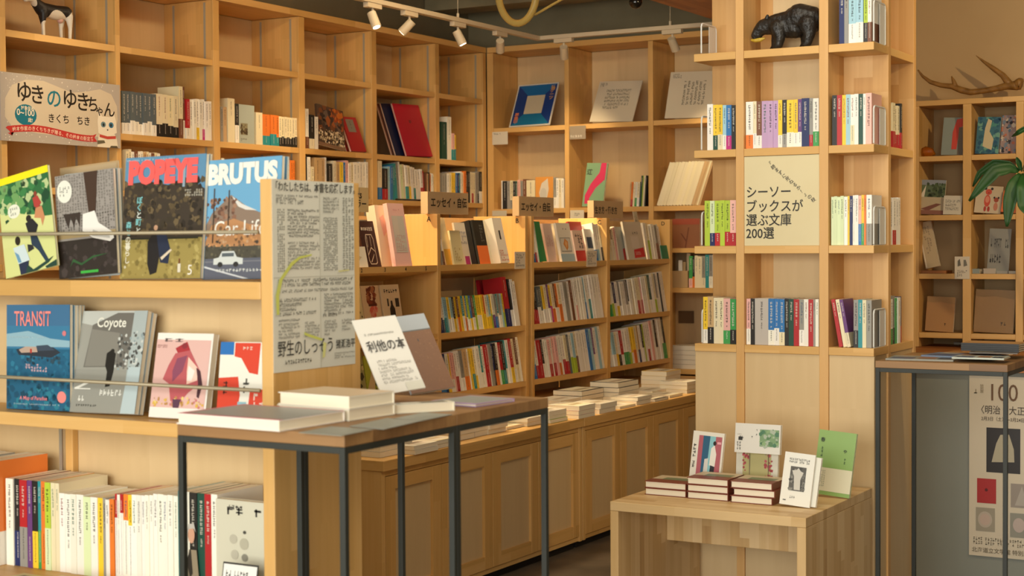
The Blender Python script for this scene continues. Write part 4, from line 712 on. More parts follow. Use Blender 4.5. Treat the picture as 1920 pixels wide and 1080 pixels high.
cover_at(XA-.05, z1, 918, 927, .205, .04, 13, 'thick white book leaning on the top shelf of section B', None, 'e4dcc6', spine='d8cdb0')
cover_at(XA-.012, z1, 940, 957, .21, .045, 13, 'white book with a short black title and red small print, top shelf of section B', [('r', .42, .52, .58, .72, '2e2a26'), ('g', .1, .04, .95, .3, 5, 6, 'c85a40')], 'e8e0d0', 66)
P = 'top shelf of section C'
arow(1003, 1012, z1, 'wB.7 wR.7 w.6', .19, .19, P, bf=.25)
cover_at(XA-.02, z1, 1016, 1026, .195, .10, 12, 'thick book with a rounded green side, top shelf of section C', None, '2f8a50')
cover_at(XA-.03, z1, 1030, 1046, .19, .06, 11, 'pale pink book with faint print, top shelf of section C', [('g', .1, .4, .9, .7, 5, 3, 'd8a8a0')], 'e6cabc', 67)
cover_at(XA-.045, z1, 1046, 1056, .195, .03, 11, 'plain white book beside the gem cover, top shelf of section C', None, 'e6ddca')
cover_at(XA-.012, z1, 1055, 1080, .192, .014, 11, 'white book with an orange gem picture over a blue foot, top shelf of section C', [('r', 0, 0, 1, .20, 'a8c0c8'), ('r', .1, .26, .85, .62, '6c6a60'), ('r', .12, .275, .83, .605, 'd8d4c8'), ('p', [(.3, .45), (.45, .60), (.66, .52), (.62, .36), (.5, .29)], 'd88a3c'), ('p', [(.42, .46), (.5, .56), (.58, .48), (.5, .34)], 'e8b880'), ('g', .3, .82, .7, .87, 1, 4, '5a564e')], 'e8e2d2', 68)
cover_at(XA-.06, z1, 1080, 1104, .21, .012, 12, 'dark red book behind the others, top shelf of section C', [('r', .6, .1, 1, .35, 'd8dce0')], 'a81c2c', 69)
cover_at(XA-.004, z1, 1083, 1101, .155, .010, 11, 'small pink book with vermilion band, top shelf of section C', [('r', 0, 0, 1, .34, 'd43a34'), ('g', .15, .4, .9, .9, 4, 3, '4a3c34')], 'e8c8b4', 70)
cover_at(XA-.02, z1, 1105, 1118, .165, .010, 11, 'white book with a navy square, top shelf of section C', [('r', .2, .40, .95, .75, '28405c')], 'e4e0d4', 71)
arow(1121, 1134, z1, 'wB.8 wA w cK.7', .19, .185, P, n0=3, depth=.11)
P = 'top shelf of section D'
arow(1146, 1163, z1, 'c xW.6 c p.8 w.6', .16, .175, P, bf=.6)
cover_at(XA-.03, z1, 1163, 1180, .18, .012, 10, 'grey-blue book with a small red figure, top shelf of section D', [('p', [(.5, 0), (.9, 0), (.8, .38), (.5, .34)], 'c43c3c')], 'b4b8b0', 72)
cover_at(XA-.008, z1, 1180, 1213, .205, .012, 11, 'pale grey book with tiny marks and a red band, top shelf of section D', [('p', [(.35, .04), (.95, .07), (.93, .32), (.37, .26)], 'd22a34'), ('g', .42, .12, .88, .22, 2, 6, 'e8c8c0'), ('g', .3, .66, .85, .74, 1, 5, '6a665c'), ('r', .3, .3, .72, .62, 'd8ceC0')], 'cfc5b2', 73)
arow(1215, 1243, z1, 'w cL.8 w w gX.8 w', .195, .185, P, n0=5, bf=.5)
cover_at(XA-.04, z1, 1243, 1256, .20, .012, 11, 'white and grey print standing behind the green tag, top shelf of section D', [('s', .1, .5, .9, .9, 10, .15, ['8a9a88', '6a7a68'])], 'bdb8a8', 74)
cover_at(XA-.004, z1, 1243, 1258, .075, .003, 11, 'dark green square tag at the end of the top shelf of section D', [('e', .6, .55, .1, .06, '0c6a4c')], '0f7a58', 75, name='tag', cat='tag')
r, w = cover_at(XA-.14, z1, 1206, 1250, .29, .004, 12, 'pale sheet with a grey tree drawing, standing tall behind the books of section D', [('s', .05, .70, .7, .92, 40, .06, ['5a6a58', '7c8a74', '4a5648']), ('p', [(.5, .3), (.54, .3), (.58, .8), (.55, .8)], '3c6a50'), ('g', .1, .78, .6, .84, 1, 12, '5a5a50')], 'b8b09c', 76, name='print', cat='picture')
for (a, b, c, d, lab) in ((965, 985, 472, 504, 'white handwritten card at the end of the top shelf lip, section B'), (1100, 1119, 470, 500, 'white handwritten card on the top shelf lip, section C')):
    tag_card(a, b, c, d, 'x', XA+.003, lab, [('g', .1, .1, .9, .9, 5, 6, '8a8478')], cover='dfd4c0', name='price_card')
# middle and bottom shelves
arow(828, 951, z2, 'wN wS aT a yW aW kY yC xO yY tW yO bW lW bY xW eL yW yW yY oY cY aY yL cV gB tW gW a yL', .152, .154, 'middle shelf of section B', jitter=.002, bf=.38, depth=.105)
cover_at(XA-.135, z2, 909, 967, .235, .012, 9, 'big crimson box-file book with dark foot, behind the middle shelf row of section B', [('r', 0, 0, 1, .28, '1c2434')], 'b0182c', 77, spine='b0182c')
arow(953, 961, z2, 'rN1', .225, .225, 'middle shelf of section B', n0=30, bf=.35, depth=.105); arow(964, 976, z2, 'kW.6 w.8 w', .225, .21, 'middle shelf of section B', n0=31, depth=.105)
arow(828, 985, z3, 'b1 b n.6 wY yW.6 pW p.6 wR w.8 gW qO1.6 w.6 yY yT1 cY w1.3 tW.9 w rR pW.7 g nK.8 kO w rE1 kT tW w1 rY cW xC w', .165, .205, 'bottom shelf of section B', jitter=.004, depth=.12)
arow(1003, 1132, z2, 'kR kR sW sW yW.8 cW vW.7 yJ.8 cO xW.6 oW cO w1.4 g1.4 w x1 w.8 wP.6 w w w aB w wT1 w w w w', .17, .225, 'middle shelf of section C', jitter=.004, bf=.4)
arow(1003, 1137, z3, 'aB wR rR1.5 kW w w.7 pR w.7 pR p wO w.8 wR cR s wL aL cX w1.4 w w w b1.1 a vW.8 w a w', .175, .215, 'bottom shelf of section C', jitter=.004, bf=.36)
arow(1148, 1253, z2, 'cE.6 wL nW wY gW w w gW kW.6 w c w cR cP pR.7 w w c dW w cL gW w1 k.4 w w', .17, .222, 'middle shelf of section D', jitter=.004)
arow(1148, 1255, z3, 'w aW cY wK rW wE wE wL yW yO cW qN.7 w kW.7 l.6 w wR w p w kW.9 w w1 wE.8 kE', .175, .23, 'bottom shelf of section D', jitter=.004)

# ------------------------------------------------------------------ books lying on the counter
rnd = random.Random(5); ZC = .5637
def pile(u, v, n, ln, wd, ang, cols, lab, z0=ZC, spine='right', ths=(.018, .026)):
    p = W(u, v, 'z', ZC); z = z0
    for i in range(n):
        th = rnd.uniform(*ths); c = cols[i % len(cols)]
        flat_book(p.x-wd/2+rnd.uniform(-.004, .004), p.y+rnd.uniform(-.004, .004), z, 90+ang, ln, wd, th, PAL[c][0], f"{PAL[c][1]} book, {ordn(i)+' up' if n > 1 else 'single'}, in the {lab}", 'books lying on the counter', spine=spine,
                  cov_art=[(.06, .1, .94, .9, jit('e8e0cc', rnd, .1)), (.2, .3, .8, .5, jit('b8a890', rnd, .2))] if i == n-1 else None)
        z += th+.0007
for u, v, n, ln, wd, cols, lab in (
    (742, 852, 3, .20, .19, 'www', 'counter pile nearest the magazine rack'), (800, 848, 2, .15, .135, 'ww', 'counter pile seen through the near table frame'), (835, 838, 2, .14, .13, 'wc', 'counter pile beside the doubled table leg'),
    (873, 824, 4, .13, .13, 'gwwg', 'counter pile just past the doubled table leg'), (903, 817, 4, .135, .13, 'wcww', 'second counter pile past the doubled leg'), (935, 811, 3, .135, .13, 'wwg', 'counter pile under the table rail'),
    (966, 803, 1, .14, .13, 'q', 'counter spot by the yellow booklet'), (1003, 797, 2, .135, .13, 'yw', 'counter pile before the far table leg'), (1047, 791, 3, .15, .14, 'lww', 'counter pile just past the far table leg'),
    (1100, 782, 3, .15, .15, 'wpw', 'counter pile at the cabinet joint'), (1140, 773, 2, .16, .15, 'ww', 'counter pile past the cabinet joint'), (1178, 764, 1, .16, .15, 'c', 'low counter place past the joint'),
    (1208, 757, 2, .15, .14, 'wg', 'counter pile below section D'), (1240, 751, 1, .15, .14, 'k', 'counter place with the black book below section D'), (1268, 744, 1, .15, .14, 'c', 'counter place nearest the pillar'), (1300, 735, 3, .16, .15, 'wyw', 'counter pile partly behind the pillar')):
    pile(u, v, n, ln, wd, 0, cols, lab, ths=(.014, .022) if n > 1 else (.010, .014))
for u, v, n, ln, wd, cols, lab in ((1000, 778, 2, .2, .15, 'wl', 'back-row pile below section B'), (1070, 767, 2, .19, .14, 'pw', 'back-row pile at the C divider'), (1112, 757, 3, .22, .15, 'gkk', 'back-row pile of black-covered books'), (1180, 748, 4, .22, .15, 'wwkk', 'back-row pile below section D'), (1240, 738, 1, .2, .14, 'w', 'single back-row place before the tall pile'), (1262, 728, 4, .18, .14, 'ywwy', 'tallest back-row pile by the pillar')):
    pile(u, v, n, ln, wd, 0, cols, lab, ths=(.018, .024))

# ------------------------------------------------------------------ paperbacks on the pillar of shelves
CELLS += [(('B', TY0+.012), (spans[1][0], spans[1][1])), (('B', TY0+.012), (spans[2][0], TX1+.2)), (('B', TY0+.012), (TX0-.2, spans[0][1]))]
cx_ = lambda u: W(u, 600, 'y', TY0+.012).x
def crow(u0, u1, k, spec, h0, h1, place, **kw): row('B', cx_(u0), cx_(u1), TY0+.012, TZ[k]+.0005, spec, h0, h1, place, noun='paperback', depth=.105, **kw)
def srow(v0, v1, k, spec, h0, h1, place):        # in the side compartment, spines to the right
    row('L', TYB[0][1]+.012, TYB[0][1]+.012+v1, TX1-.006, TZ[k]+.0005, spec, h0, h1, place, noun='paperback', depth=.12)
crow(1573, 1618, 3, 'n1 g.8 aW1.3 aW1.3', .185, .185, 'pillar top row by the bookend', jitter=.001, bf=.38); crow(1619, 1634, 3, 'lK1.2 wX', .155, .150, 'pillar top row by the bookend', n0=4, jitter=.001, bf=.42)
crow(1327, 1380, 2, 'w1.1 yD yC.9 aW.7 bJ k.8', .148, .142, 'pillar, left of the purple spines', jitter=.001, bf=.33)
crow(1399, 1535, 2, 'wO1.3 cW.6 xW.9 m m m.9 yW.7 kG.8 yW1.2 yW.7 vW.7 n1.3 gR.6 wE1', .150, .150, 'pillar centre, row with purple spines', jitter=.0015, bf=.28)
crow(1560, 1634, 2, 'k1 r1 y.8 a.9 wC.8 w.8 d.9 w.5 p1.2', .155, .156, 'pillar, row of the black, red and yellow spines', jitter=.001)
srow(0, .125, 2, 'cR cR cR cR kR.6', .14, .14, 'pillar side row of red-banded books')
crow(1321, 1380, 1, 'l1.1 iN lR l.9 lR pR', .147, .147, 'pillar, row of lime spines', jitter=.0008, bf=.32)
crow(1558, 1634, 1, 'i i i i w y.7 n.9 wW.6 w pB yE.8 o.6 wG1.6', .150, .155, 'pillar, row with green-topped white spines', jitter=.002, bf=.38)
srow(0, .115, 1, 'w wR w w.8', .148, .148, 'pillar side row of pale books')
crow(1318, 1380, 0, 'yW.9 qK1.1 c1 c.9 pE1.3 eK1.1', .152, .146, 'pillar, lowest left row', jitter=.001, bf=.34)
crow(1399, 1535, 0, 'pW.8 k.8 h2.6 bW1.1 bW.9 bC1 k.8 d.9 r1 gW.9 w.8 r.9 g.4 w.6', .148, .148, 'pillar centre, lowest row', jitter=.001, bf=.33)
crow(1573, 1596, 0, 'r1 c1 vC.9', .150, .150, 'pillar lowest right row, leaning ones', roll=-10, jitter=0, gap=.0015)
crow(1600, 1634, 0, 'gK1 t.9 c.8 g1.1', .148, .148, 'pillar lowest right row', n0=3, jitter=.001)
srow(0, .13, 0, 'wE.8 gK e.7 w nR.8', .150, .152, 'pillar side row by the steel table')
# wire bookends
wm = plain('e4e6e0', .35, .1)
def bookend(x, z, label, h=.105, d=.10, y=TY0+.012, plate=True):
    o = MB(); pts = [(0, .003, .0035)]
    o.tube([(0, .002, .003), (0, .002, h-.012), (0, .006, h-.003), (0, .014, h), (0, d-.012, h), (0, d-.004, h-.003), (0, d, h-.012), (0, d, .003)], .0026, n=6)
    o.box(-.0025, .002, .004, d-.002, 0, .0012)
    if plate: o.box(-.0006, .0006, d*.52, d-.002, .002, h-.004)
    o = o.build('bookend', wm, mw=Matrix.Translation((x, y, z+.0004))); tag(o, label, 'bookend', 'white bookends on the pillar'); return o
bookend(TX1-.0045, TZ[3], 'white metal bookend at the right end of the top pillar row', .128, .12)
bookend(TX1-.0045, TZ[2], 'white metal bookend beside the row of black, red and yellow spines', .118, .12)
bookend(TX1-.0045, TZ[1], 'white metal bookend beside the row of green-topped spines', .118, .12)
bookend(TX1-.0045, TZ[0], 'white metal bookend on the lowest right pillar shelf', .118, .12)
bookend(cx_(1317), TZ[3], 'empty white wire bookend on the upper left pillar shelf', .10, .125, y=TY0+.008)
bookend(cx_(1316), TZ[2], 'thin white bookend left of the yellow spines', .112, .10, plate=False)
bookend(cx_(1316), TZ[1], 'thin white bookend left of the lime spines', .11, .10, plate=False)
bookend(cx_(1316), TZ[0], 'thin white bookend on the lowest left pillar shelf', .11, .10, plate=False)
# sign panel
x0, x1 = TX[0][1]+.0006, TX[1][0]-.0006; z0, z1_ = TZ[1]+.0004, TZ[2]-.0255
sg = thing('sign_panel', 'cream sign panel with four lines of Japanese and a slanting line, in the pillar', 'sign', mw=frame(Vector((x0, TY0+.004, z0)), (1, 0, 0), (0, 0, 1)))
MB().box(0, x1-x0, 0, .006, 0, z1_-z0).build('panel', rough_mat('cream_board', 'd6c79c', 'ddd0a8', 3, .6, .02), sg)
PX_ = (x1-x0)/139
for s_, v in (('シーソー', 385), ('ブックスが', 407), ('選ぶ文庫', 428), ('200選', 448)): text(sg, s_, 3*PX_, (462-v-2)*PX_*1.16, 23.0*PX_, '28241e', bold=.010, sx=.93, y=-.001)
for i, ch in enumerate('『読まずに死ねるか！』の枝'): text(sg, ch, (46+i*6.7)*PX_, (462-335-i*4.9)*PX_*1.10, 8.2*PX_, '3a352c', rot=34, y=-.001, bold=.01)

# ------------------------------------------------------------------ things on the bench
def bflat(u0, v0, u1, v1, dep, n, zs, labs, lab2, dx=0):
    A, B = W(u0, v0, 'z', bz), W(u1, v1, 'z', bz); ln = (B-A).length; z = bz+.0004; th = .0205
    for i in range(n):
        flat_book((A.x+B.x)/2+(zs[i] if zs else 0), (A.y+B.y)/2+dep/2, z, 0, ln*.985, dep, th, '7c3a26', f"cream-paged book with brown cover, {labs[i]}, {lab2}", 'brown-covered books stacked on the bench', spine='right', hard=True,
                  cov_art=[(0, .42, 1, 1, 'c9b694'), (.25, .38, .9, .72, '6e7a58')] if i == n-1 else None); z += th+.0008
bflat(1209, 927, 1286, 934, .125, 2, None, ('lower', 'upper'), 'in the pair at the bench end')
bflat(1288, 934, 1365, 941, .125, 3, None, ('lowest', 'middle', 'topmost'), 'in the middle stack on the bench')
bflat(1368, 942, 1449, 948, .125, 3, (0, .008, 0), ('lowest', 'middle', 'topmost'), 'in the stack beside the white booklet')
zq_ = bz+.0004
yq2 = W(1461, 949, 'z', bz).y
faceout((1461, 949), (1473, 851), (1518, 954), 'y', yq2, .12, .006, 'white booklet with a black and white statue photo, front edge of the bench', [('r', .24, .28, .76, .74, '55524c'), ('s', .26, .3, .74, .72, 60, .06, ['3a3834', '6a6862', '84827a']), ('p', [(.42, .30), (.38, .55), (.30, .66), (.45, .68), (.5, .72), (.58, .66), (.68, .64), (.60, .50), (.62, .30)], 'c8c4ba'), ('g', .16, .80, .84, .90, 2, 12, '3c3a36'), ('g', .3, .13, .75, .19, 1, 7, '8a8880'), ('r', .10, .08, .2, .10, '4a4842')], name='booklet', cat='booklet', cover='e6e4da', seed=81, zb=zq_, lean=10)
faceout((1476, 947), (1488, 857), (1530, 950), 'y', yq2+.012, .12, .010, 'white booklet directly behind the one with the statue photo', None, name='booklet', cat='booklet', cover='e2dfd2', zb=zq_, lean=10)
faceout((1290, 905), (1301, 811), (1350, 906), 'y', 4.40, .14, .010, 'small book with a rose and blue picture of a white-clad person, back of the bench', [('r', .20, .12, .94, .93, 'b4606a'), ('p', [(.34, .12), (.34, .93), (.66, .93), (.66, .12)], '2c6080'), ('p', [(.52, .12), (.56, .93), (.74, .93), (.72, .12)], '8ac4cc'), ('p', [(.60, .42), (.62, .72), (.72, .78), (.80, .62), (.78, .38)], 'ece6dc'), ('p', [(.62, .15), (.64, .42), (.78, .40), (.76, .15)], '2a2a34'), ('e', .72, .81, .05, .04, '2a2420'), ('p', [(.42, .15), (.44, .52), (.56, .54), (.56, .15)], 'd8d4cc'), ('g', .03, .35, .15, .90, 9, 1, '3a3630'), ('r', .8, .8, .92, .84, 'e8a8b0')], cover='e8e2d4', seed=82, zb=zq_, lean=9)
r, w = faceout((1379, 903), (1381, 846), (1458, 904), 'y', 4.42, .14, .010, 'book with a pale green and pink flowered cover, under the wide white book', [('r', .16, .1, .84, 1, 'b8b078'), ('s', .14, .1, .3, 1, 20, .05, ['a84048', 'c05a60']), ('s', .7, .1, .86, 1, 20, .05, ['a84048', 'c05a60']), ('g', .3, .2, .7, .3, 1, 6, '3c382c')], cover='dcd8c8', seed=83, zb=zq_, lean=6)
zt = W(1400, 849, 'y', 4.40).z
st = thing('book_stand', 'small wire stand holding the wide white book on the bench', 'stand', (W(1418, 849, 'y', 4.405).x, 4.405, bz))
MB().tube([(-.03, .02, .002), (-.03, .022, zt-bz-.004), (-.03, -.006, zt-bz-.003), (-.03, -.0075, zt-bz-.003)], .0015, n=6).build('wire', plain('b8b4a8', .3, .8), st)
MB().tube([(.03, .02, .002), (.03, .022, zt-bz-.004), (.03, -.006, zt-bz-.003), (.03, -.0075, zt-bz-.003)], .0015, n=6).build('wire', plain('b8b4a8', .3, .8), st)
MB().box(-.035, .035, .0, .05, 0, .0018).build('foot', plain('b8b4a8', .3, .8), st)
M = frame(Vector((W(1377, 850, 'y', 4.402).x, 4.402, zt)), (1, 0, 0), (0, math.sin(R(7)), math.cos(R(7))))
faceout(None, None, None, None, None, .088, .012, 'wide white book with a green square photo, propped highest on the bench', [('r', .55, .24, .97, .82, '7a9a70'), ('s', .56, .26, .96, .8, 40, .06, ['5a8058', '8aa878', 'a8b4a0', '4c7a5c']), ('g', .04, .08, .2, .58, 5, 3, '55534c'), ('r', .08, .42, .17, .54, '2c2a28'), ('g', .36, .35, .40, .82, 6, 1, '4a4842'), ('g', .46, .45, .50, .82, 5, 1, '6a6862'), ('g', .05, .6, .3, .64, 1, 8, '8a8880')], cover='dedad0', seed=84, M=M, w=W(1462, 850, 'y', 4.40).x-W(1377, 850, 'y', 4.40).x)
r, w = faceout((1522, 921), (1537, 811), (1594, 925), 'y', 4.44, .14, .011, 'green book with cream paper band, standing at the end of the bench', [('r', 0, .06, 1, .42, 'd8d2b4'), ('g', .08, .12, .3, .38, 8, 5, '8a9078', 1), ('g', .10, .58, .17, .80, 4, 1, '2c4a28'), ('g', .74, .50, .80, .66, 3, 1, '2c4a28')], cover='86a85c', seed=85, zb=zq_, lean=10)
text(r, '春', .07*w, LH[0]*.82, .014, '20301c', bold=.02); text(r, 'や', .70*w, LH[0]*.68, .012, '20301c', bold=.02)

# ------------------------------------------------------------------ on the wall shelf, the counter and the table at the right
yS = YS+.03
def sfo(x0, x1, y0, y1, label, items, cover, k, seed=1, name='book', cat='book', t=.008, lean=8, y=yS, group=None, sh=6):
    z = SZ[k]; return faceout((x0, y1), (x0+sh, y0), (x1, y1), 'y', y, .15, t, label, items, name=name, cat=cat, cover=cover, seed=seed, zb=z+.0003, lean=lean)
sfo(1764, 1806, 223, 290, 'grey-blue book with a red arch, upper left cell of the wall shelf', [('p', [(.45, .15), (.45, .6), (.6, .95), (.98, 1), (.98, .8), (.75, .72), (.68, .15)], 'c8483a'), ('r', .72, .0, .98, .74, '6e6456')], '8a938a', 0, 91)
o = MB(); hn = 9
for a in range(hn+1):
    pass
amb = MB(); amb.tube([(-.038, 0, .012), (-.02, 0, .024), (0, 0, .030), (.018, 0, .026), (.034, 0, .012)], [.008, .019, .023, .019, .009], n=12)
am = bpy.data.materials.new('amber_glass'); am.use_nodes = True; bb_ = am.node_tree.nodes['Principled BSDF']; bb_.inputs['Base Color'].default_value = srgb('d88a2c'); bb_.inputs['Transmission Weight'].default_value = .85; bb_.inputs['Roughness'].default_value = .08; bb_.inputs['IOR'].default_value = 1.3
sx_ = W(1737, 290, 'y', YS+.05).x
o = amb.build('glass_ornament', am, mw=Matrix.Translation((sx_, YS+.05, SZ[0]-.0065)), smooth=True); tag(o, 'round amber glass ornament on the wall shelf', 'ornament')
sfo(1828, 1872, 222, 287, 'painting-like card of a pale figure on blue, upper right cell of the wall shelf', [('s', 0, 0, 1, 1, 70, .14, ['2c5a6a', '4a8478', '6a9a88', '24506a']), ('p', [(.3, .2), (.35, .7), (.45, .95), (.62, .9), (.55, .6), (.75, .4), (.7, .1)], 'c8b890')], '3a6a78', 0, 92, name='picture_card', cat='picture')
sfo(1874, 1904, 218, 286, 'card of mingled grey and orange figures, upper right cell of the wall shelf', [('s', 0, 0, 1, 1, 90, .14, ['8a7a78', 'b86a4a', '2c2a30', 'c8b8a0', '6a7a88'])], '98807a', 0, 93, name='picture_card', cat='picture', y=yS+.01)
sfo(1720, 1769, 340, 399, 'landscape print with a white beast and green trees, wall shelf', [('r', 0, .5, 1, 1, '5a6a4a'), ('r', 0, .85, 1, 1, '8a9098'), ('s', .3, .5, 1, .9, 40, .1, ['3c4a2c', '4a5a34', '2c3a24']), ('p', [(0, .3), (.2, .45), (.25, .85), (.1, .6), (0, .55)], 'd8d0bc'), ('r', 0, 0, 1, .5, 'b8a888'), ('p', [(.1, .15), (.7, .32), (.9, .30), (.4, .1)], '7a4a3c'), ('r', 0, 0, 1, .12, '8a5a48')], 'b8a888', 1, 94, name='picture_card', cat='picture')
sfo(1768, 1803, 368, 392, 'small white handwritten card in front of a wooden block, wall shelf', [('g', .1, .2, .9, .8, 3, 12, '8a8478')], 'd0c8b4', 1, 95, name='card', cat='card', t=.002, y=YS+.012, lean=5, sh=2)
blk = MB().box(0, .045, 0, .03, 0, .045).build('wooden_block', wood('x', 'y', 'dark'), mw=Matrix.Translation((W(1774, 395, 'y', YS+.03).x, YS+.05, SZ[1]+.0004))); tag(blk, 'small wooden block behind the handwritten card, wall shelf', 'block')
sfo(1826, 1876, 352, 397, 'print of two red bears on cream, wall shelf behind the leaves', [('e', .48, .78, .12, .11, 'c8503c'), ('e', .36, .90, .05, .05, '2c2420'), ('e', .60, .90, .05, .05, '2c2420'), ('e', .46, .45, .12, .22, 'c8503c'), ('e', .46, .50, .08, .12, 'd88a70'), ('e', .40, .15, .05, .10, 'a83a2c'), ('e', .54, .15, .05, .10, 'a83a2c'), ('e', .80, .50, .09, .09, 'a04a34'), ('e', .72, .58, .035, .04, '2c2420'), ('e', .88, .58, .035, .04, '2c2420'), ('e', .80, .25, .08, .15, 'c07a60'), ('e', .49, .75, .015, .02, '241c18')], 'c9b99c', 1, 96, name='picture_card', cat='picture')
sfo(1876, 1915, 362, 405, 'orange card showing beneath the leaves, wall shelf', None, 'd8703c', 1, 97, name='card', cat='card', y=YS+.012)
# tilted shiny packet and tray
r, w = faceout((1736, 503), (1719, 420), (1762, 500), 'y', YS+.05, .15, .018, 'clear-wrapped cream book leaning in the third row of the wall shelf', [('g', .3, .3, .8, .9, 12, 3, '8a7a60'), ('r', .06, .02, .12, .98, 'e8dcc8')], cover='c0ab86', seed=98, zb=SZ[2]+.018, lean=4)
tr = MB().box(0, .115, 0, .10, 0, .012).build('wooden_tray', wood('x', 'y', 'dark'), mw=Matrix.Translation((W(1722, 510, 'y', YS+.02).x, YS+.03, SZ[2]+.0004))); tag(tr, 'small wooden tray under the leaning wrapped book', 'tray')
sfo(1850, 1895, 430, 457, 'small grey plate of lettering fixed in the third row cell of the wall shelf', [('g', .08, .55, .92, .8, 1, 10, '4a4a44'), ('g', .08, .2, .92, .45, 1, 8, '3c3c38')], '8c8a80', 2, 99, name='plaque', cat='sign', t=.002)
for j, (u, c, nm) in enumerate(((1818, '8a938c', 'grey-green'), (1848, 'b4a898', 'pale red-topped'), (1872, '9a968c', 'grey'), (1894, 'a8a090', 'light grey'))):
    flat_book(W(u+10, 508, 'y', YS+.05).x, YS+.07, SZ[2]+.0004, 0, .05, .09, (.020, .022, .012, .012)[j], c, nm+' little book lying on the third row of the wall shelf', None, name='notebook', cat='notebook', cov_art=[(.05, .05, .95, .95, ('8a938c', 'b0524a', '9a968c', 'a8a090')[j])])
tag_card(1790, 1818, 481, 523, 'y', YS-.003, 'white leaflet with two small pictures, clipped over the wall shelf edge', [('p', [(.2, .55), (.2, .8), (.35, .9), (.42, .6)], '6a665c'), ('p', [(.6, .55), (.6, .85), (.75, .85), (.85, .6)], '7a766a'), ('g', .15, .1, .85, .4, 4, 6, '8a8478')], cover='d6ccb8', name='leaflet', cat='leaflet')
for (a, b, c, d, lab, cov, q) in ((1734, 1787, 558, 620, 'kraft paper packet with a tiny pair of marks, lowest left cell of the wall shelf', 'b08454', 0), (1825, 1900, 545, 621, 'larger kraft packet in a clear bag, lowest right cell of the wall shelf', 'b48a58', 1)):
    r, w = sfo(a, b, c, d, lab, [('p', [(0, .84), (.2, .82), (.5, .85), (.9, .80), (1, .80), (1, 1), (0, 1)], 'a07c50'), ('g', .66, .16, .82, .26, 1, 2, '4a3424')], cov, 3, 100+q, name='kraft_packet', cat='packet', t=.012, lean=7, sh=5)
    if q:
        gl = bpy.data.materials.new('clear_film'); gl.use_nodes = True; g_ = gl.node_tree.nodes['Principled BSDF']; g_.inputs['Transmission Weight'].default_value = 1; g_.inputs['Roughness'].default_value = .05; g_.inputs['IOR'].default_value = 1.1; g_.inputs['Base Color'].default_value = (1, 1, 1, 1)
        MB().box(-.006, w+.008, -.003, -.0026, .001, LH[0]+.010).build('clear_bag', gl, r)
# antler
ap = lambda u, v, dy=0: tuple(W(u, v, 'y', YS+.10+dy))
an = rough_mat('antler_horn', '74501f', 'a0743a', 30, .5, .4)
ant = thing('antler', 'branched brown antler lying on top of the wall shelf', 'antler', (0, 0, 0)); ant.location = (W(1815, 175, 'y', YS+.1).x, YS+.1, 1.902)
Lx = ant.location
def atube(pts, rad, nm):
    sub = []; rr = []
    for (a, b), (ra, rb) in zip(zip(pts, pts[1:]), zip(rad, rad[1:])):
        for q in range(4): sub.append([a[i]+(b[i]-a[i])*q/4-Lx[i] for i in range(3)]); rr.append(ra+(rb-ra)*q/4)
    sub.append([pts[-1][i]-Lx[i] for i in range(3)]); rr.append(rad[-1]); MB().tube(sub, rr, n=10).build(nm, an, ant, smooth=True)
dz_ = 0.006
P_ = [ap(1721, 131), ap(1730, 143), ap(1745, 154), ap(1765, 160), ap(1785, 162), ap(1803, 169), ap(1820, 173), ap(1845, 170), ap(1868, 166), ap(1888, 161), ap(1908, 160)]
atube(P_, [.003, .006, .009, .010, .012, .014, .013, .012, .013, .016, .021], 'beam')
atube([ap(1791, 162), ap(1788, 152), ap(1784, 143)], [.012, .008, .002], 'tine'); atube([ap(1893, 158), ap(1880, 141), ap(1862, 128), ap(1845, 116), ap(1830, 104)], [.016, .012, .010, .006, .001], 'tine')
atube([ap(1905, 160), ap(1912, 157), ap(1916, 158)], [.021, .026, .022], 'burr')
# stack of black-spined pads, printed sheets on the counter and the table
for i in range(4):
    flat_book(W(1862, 660, 'y', 4.88).x, 4.905, .9712+i*.0062, -2, .175, .12, .0058, '151413', f"black-spined pad, {ordn(i)} up in the stack on the pamphlets", 'black-spined pads on the table by the pillar', name='pad', cat='pad', cov_art=[(.0, .0, 1, 1, 'c09058')] if i == 3 else None)
flat_book(W(1808, 650, 'z', .861).x, W(1808, 648, 'z', .861).y+.12, .8606, 4, .16, .11, .010, 'b9b2a0', 'grey-white pack of cards lying on the service counter', None, name='card_pack', cat='card')
flat_book(W(1880, 645, 'z', .862).x+.05, 6.22, .8606, -8, .24, .15, .008, 'cc9a62', 'large kraft envelope lying on the service counter', None, name='envelope', cat='envelope', cov_art=[(.1, .1, .2, .2, '5a3c24')])
for j, (x, y, ln, wd, a, c, lab) in enumerate(((-1.30, 4.72, .20, .14, 5, '8f8f84', 'pale printed pamphlet at the near corner of the table by the pillar'), (-1.20, 4.82, .22, .15, -6, '6f7f96', 'blue and rust patterned pamphlet on the table by the pillar'), (-1.12, 4.69, .15, .10, 2, 'b8c0b4', 'white-edged leaflet lying nearest on the table by the pillar'))):
    flat_book(x, y, .9508+j*.0052, a, ln, wd, .0048, c, lab, None, name='pamphlet', cat='pamphlet', cov_art=[(.05, .05, .4, .5, '4a5a78'), (.45, .2, .7, .8, '9a6a4c'), (.75, .1, .95, .6, '3c4c5c'), (.1, .6, .35, .95, 'a8a090')])
flat_book(-1.12, 4.86, .9508+.016, 8, .14, .10, .004, '5c5246', 'dark patterned pamphlet on top of the pamphlets beside the pillar', None, name='pamphlet', cat='pamphlet', cov_art=[(.1, .1, .5, .6, '8a7a5c'), (.55, .3, .9, .9, '4a6a5c')])
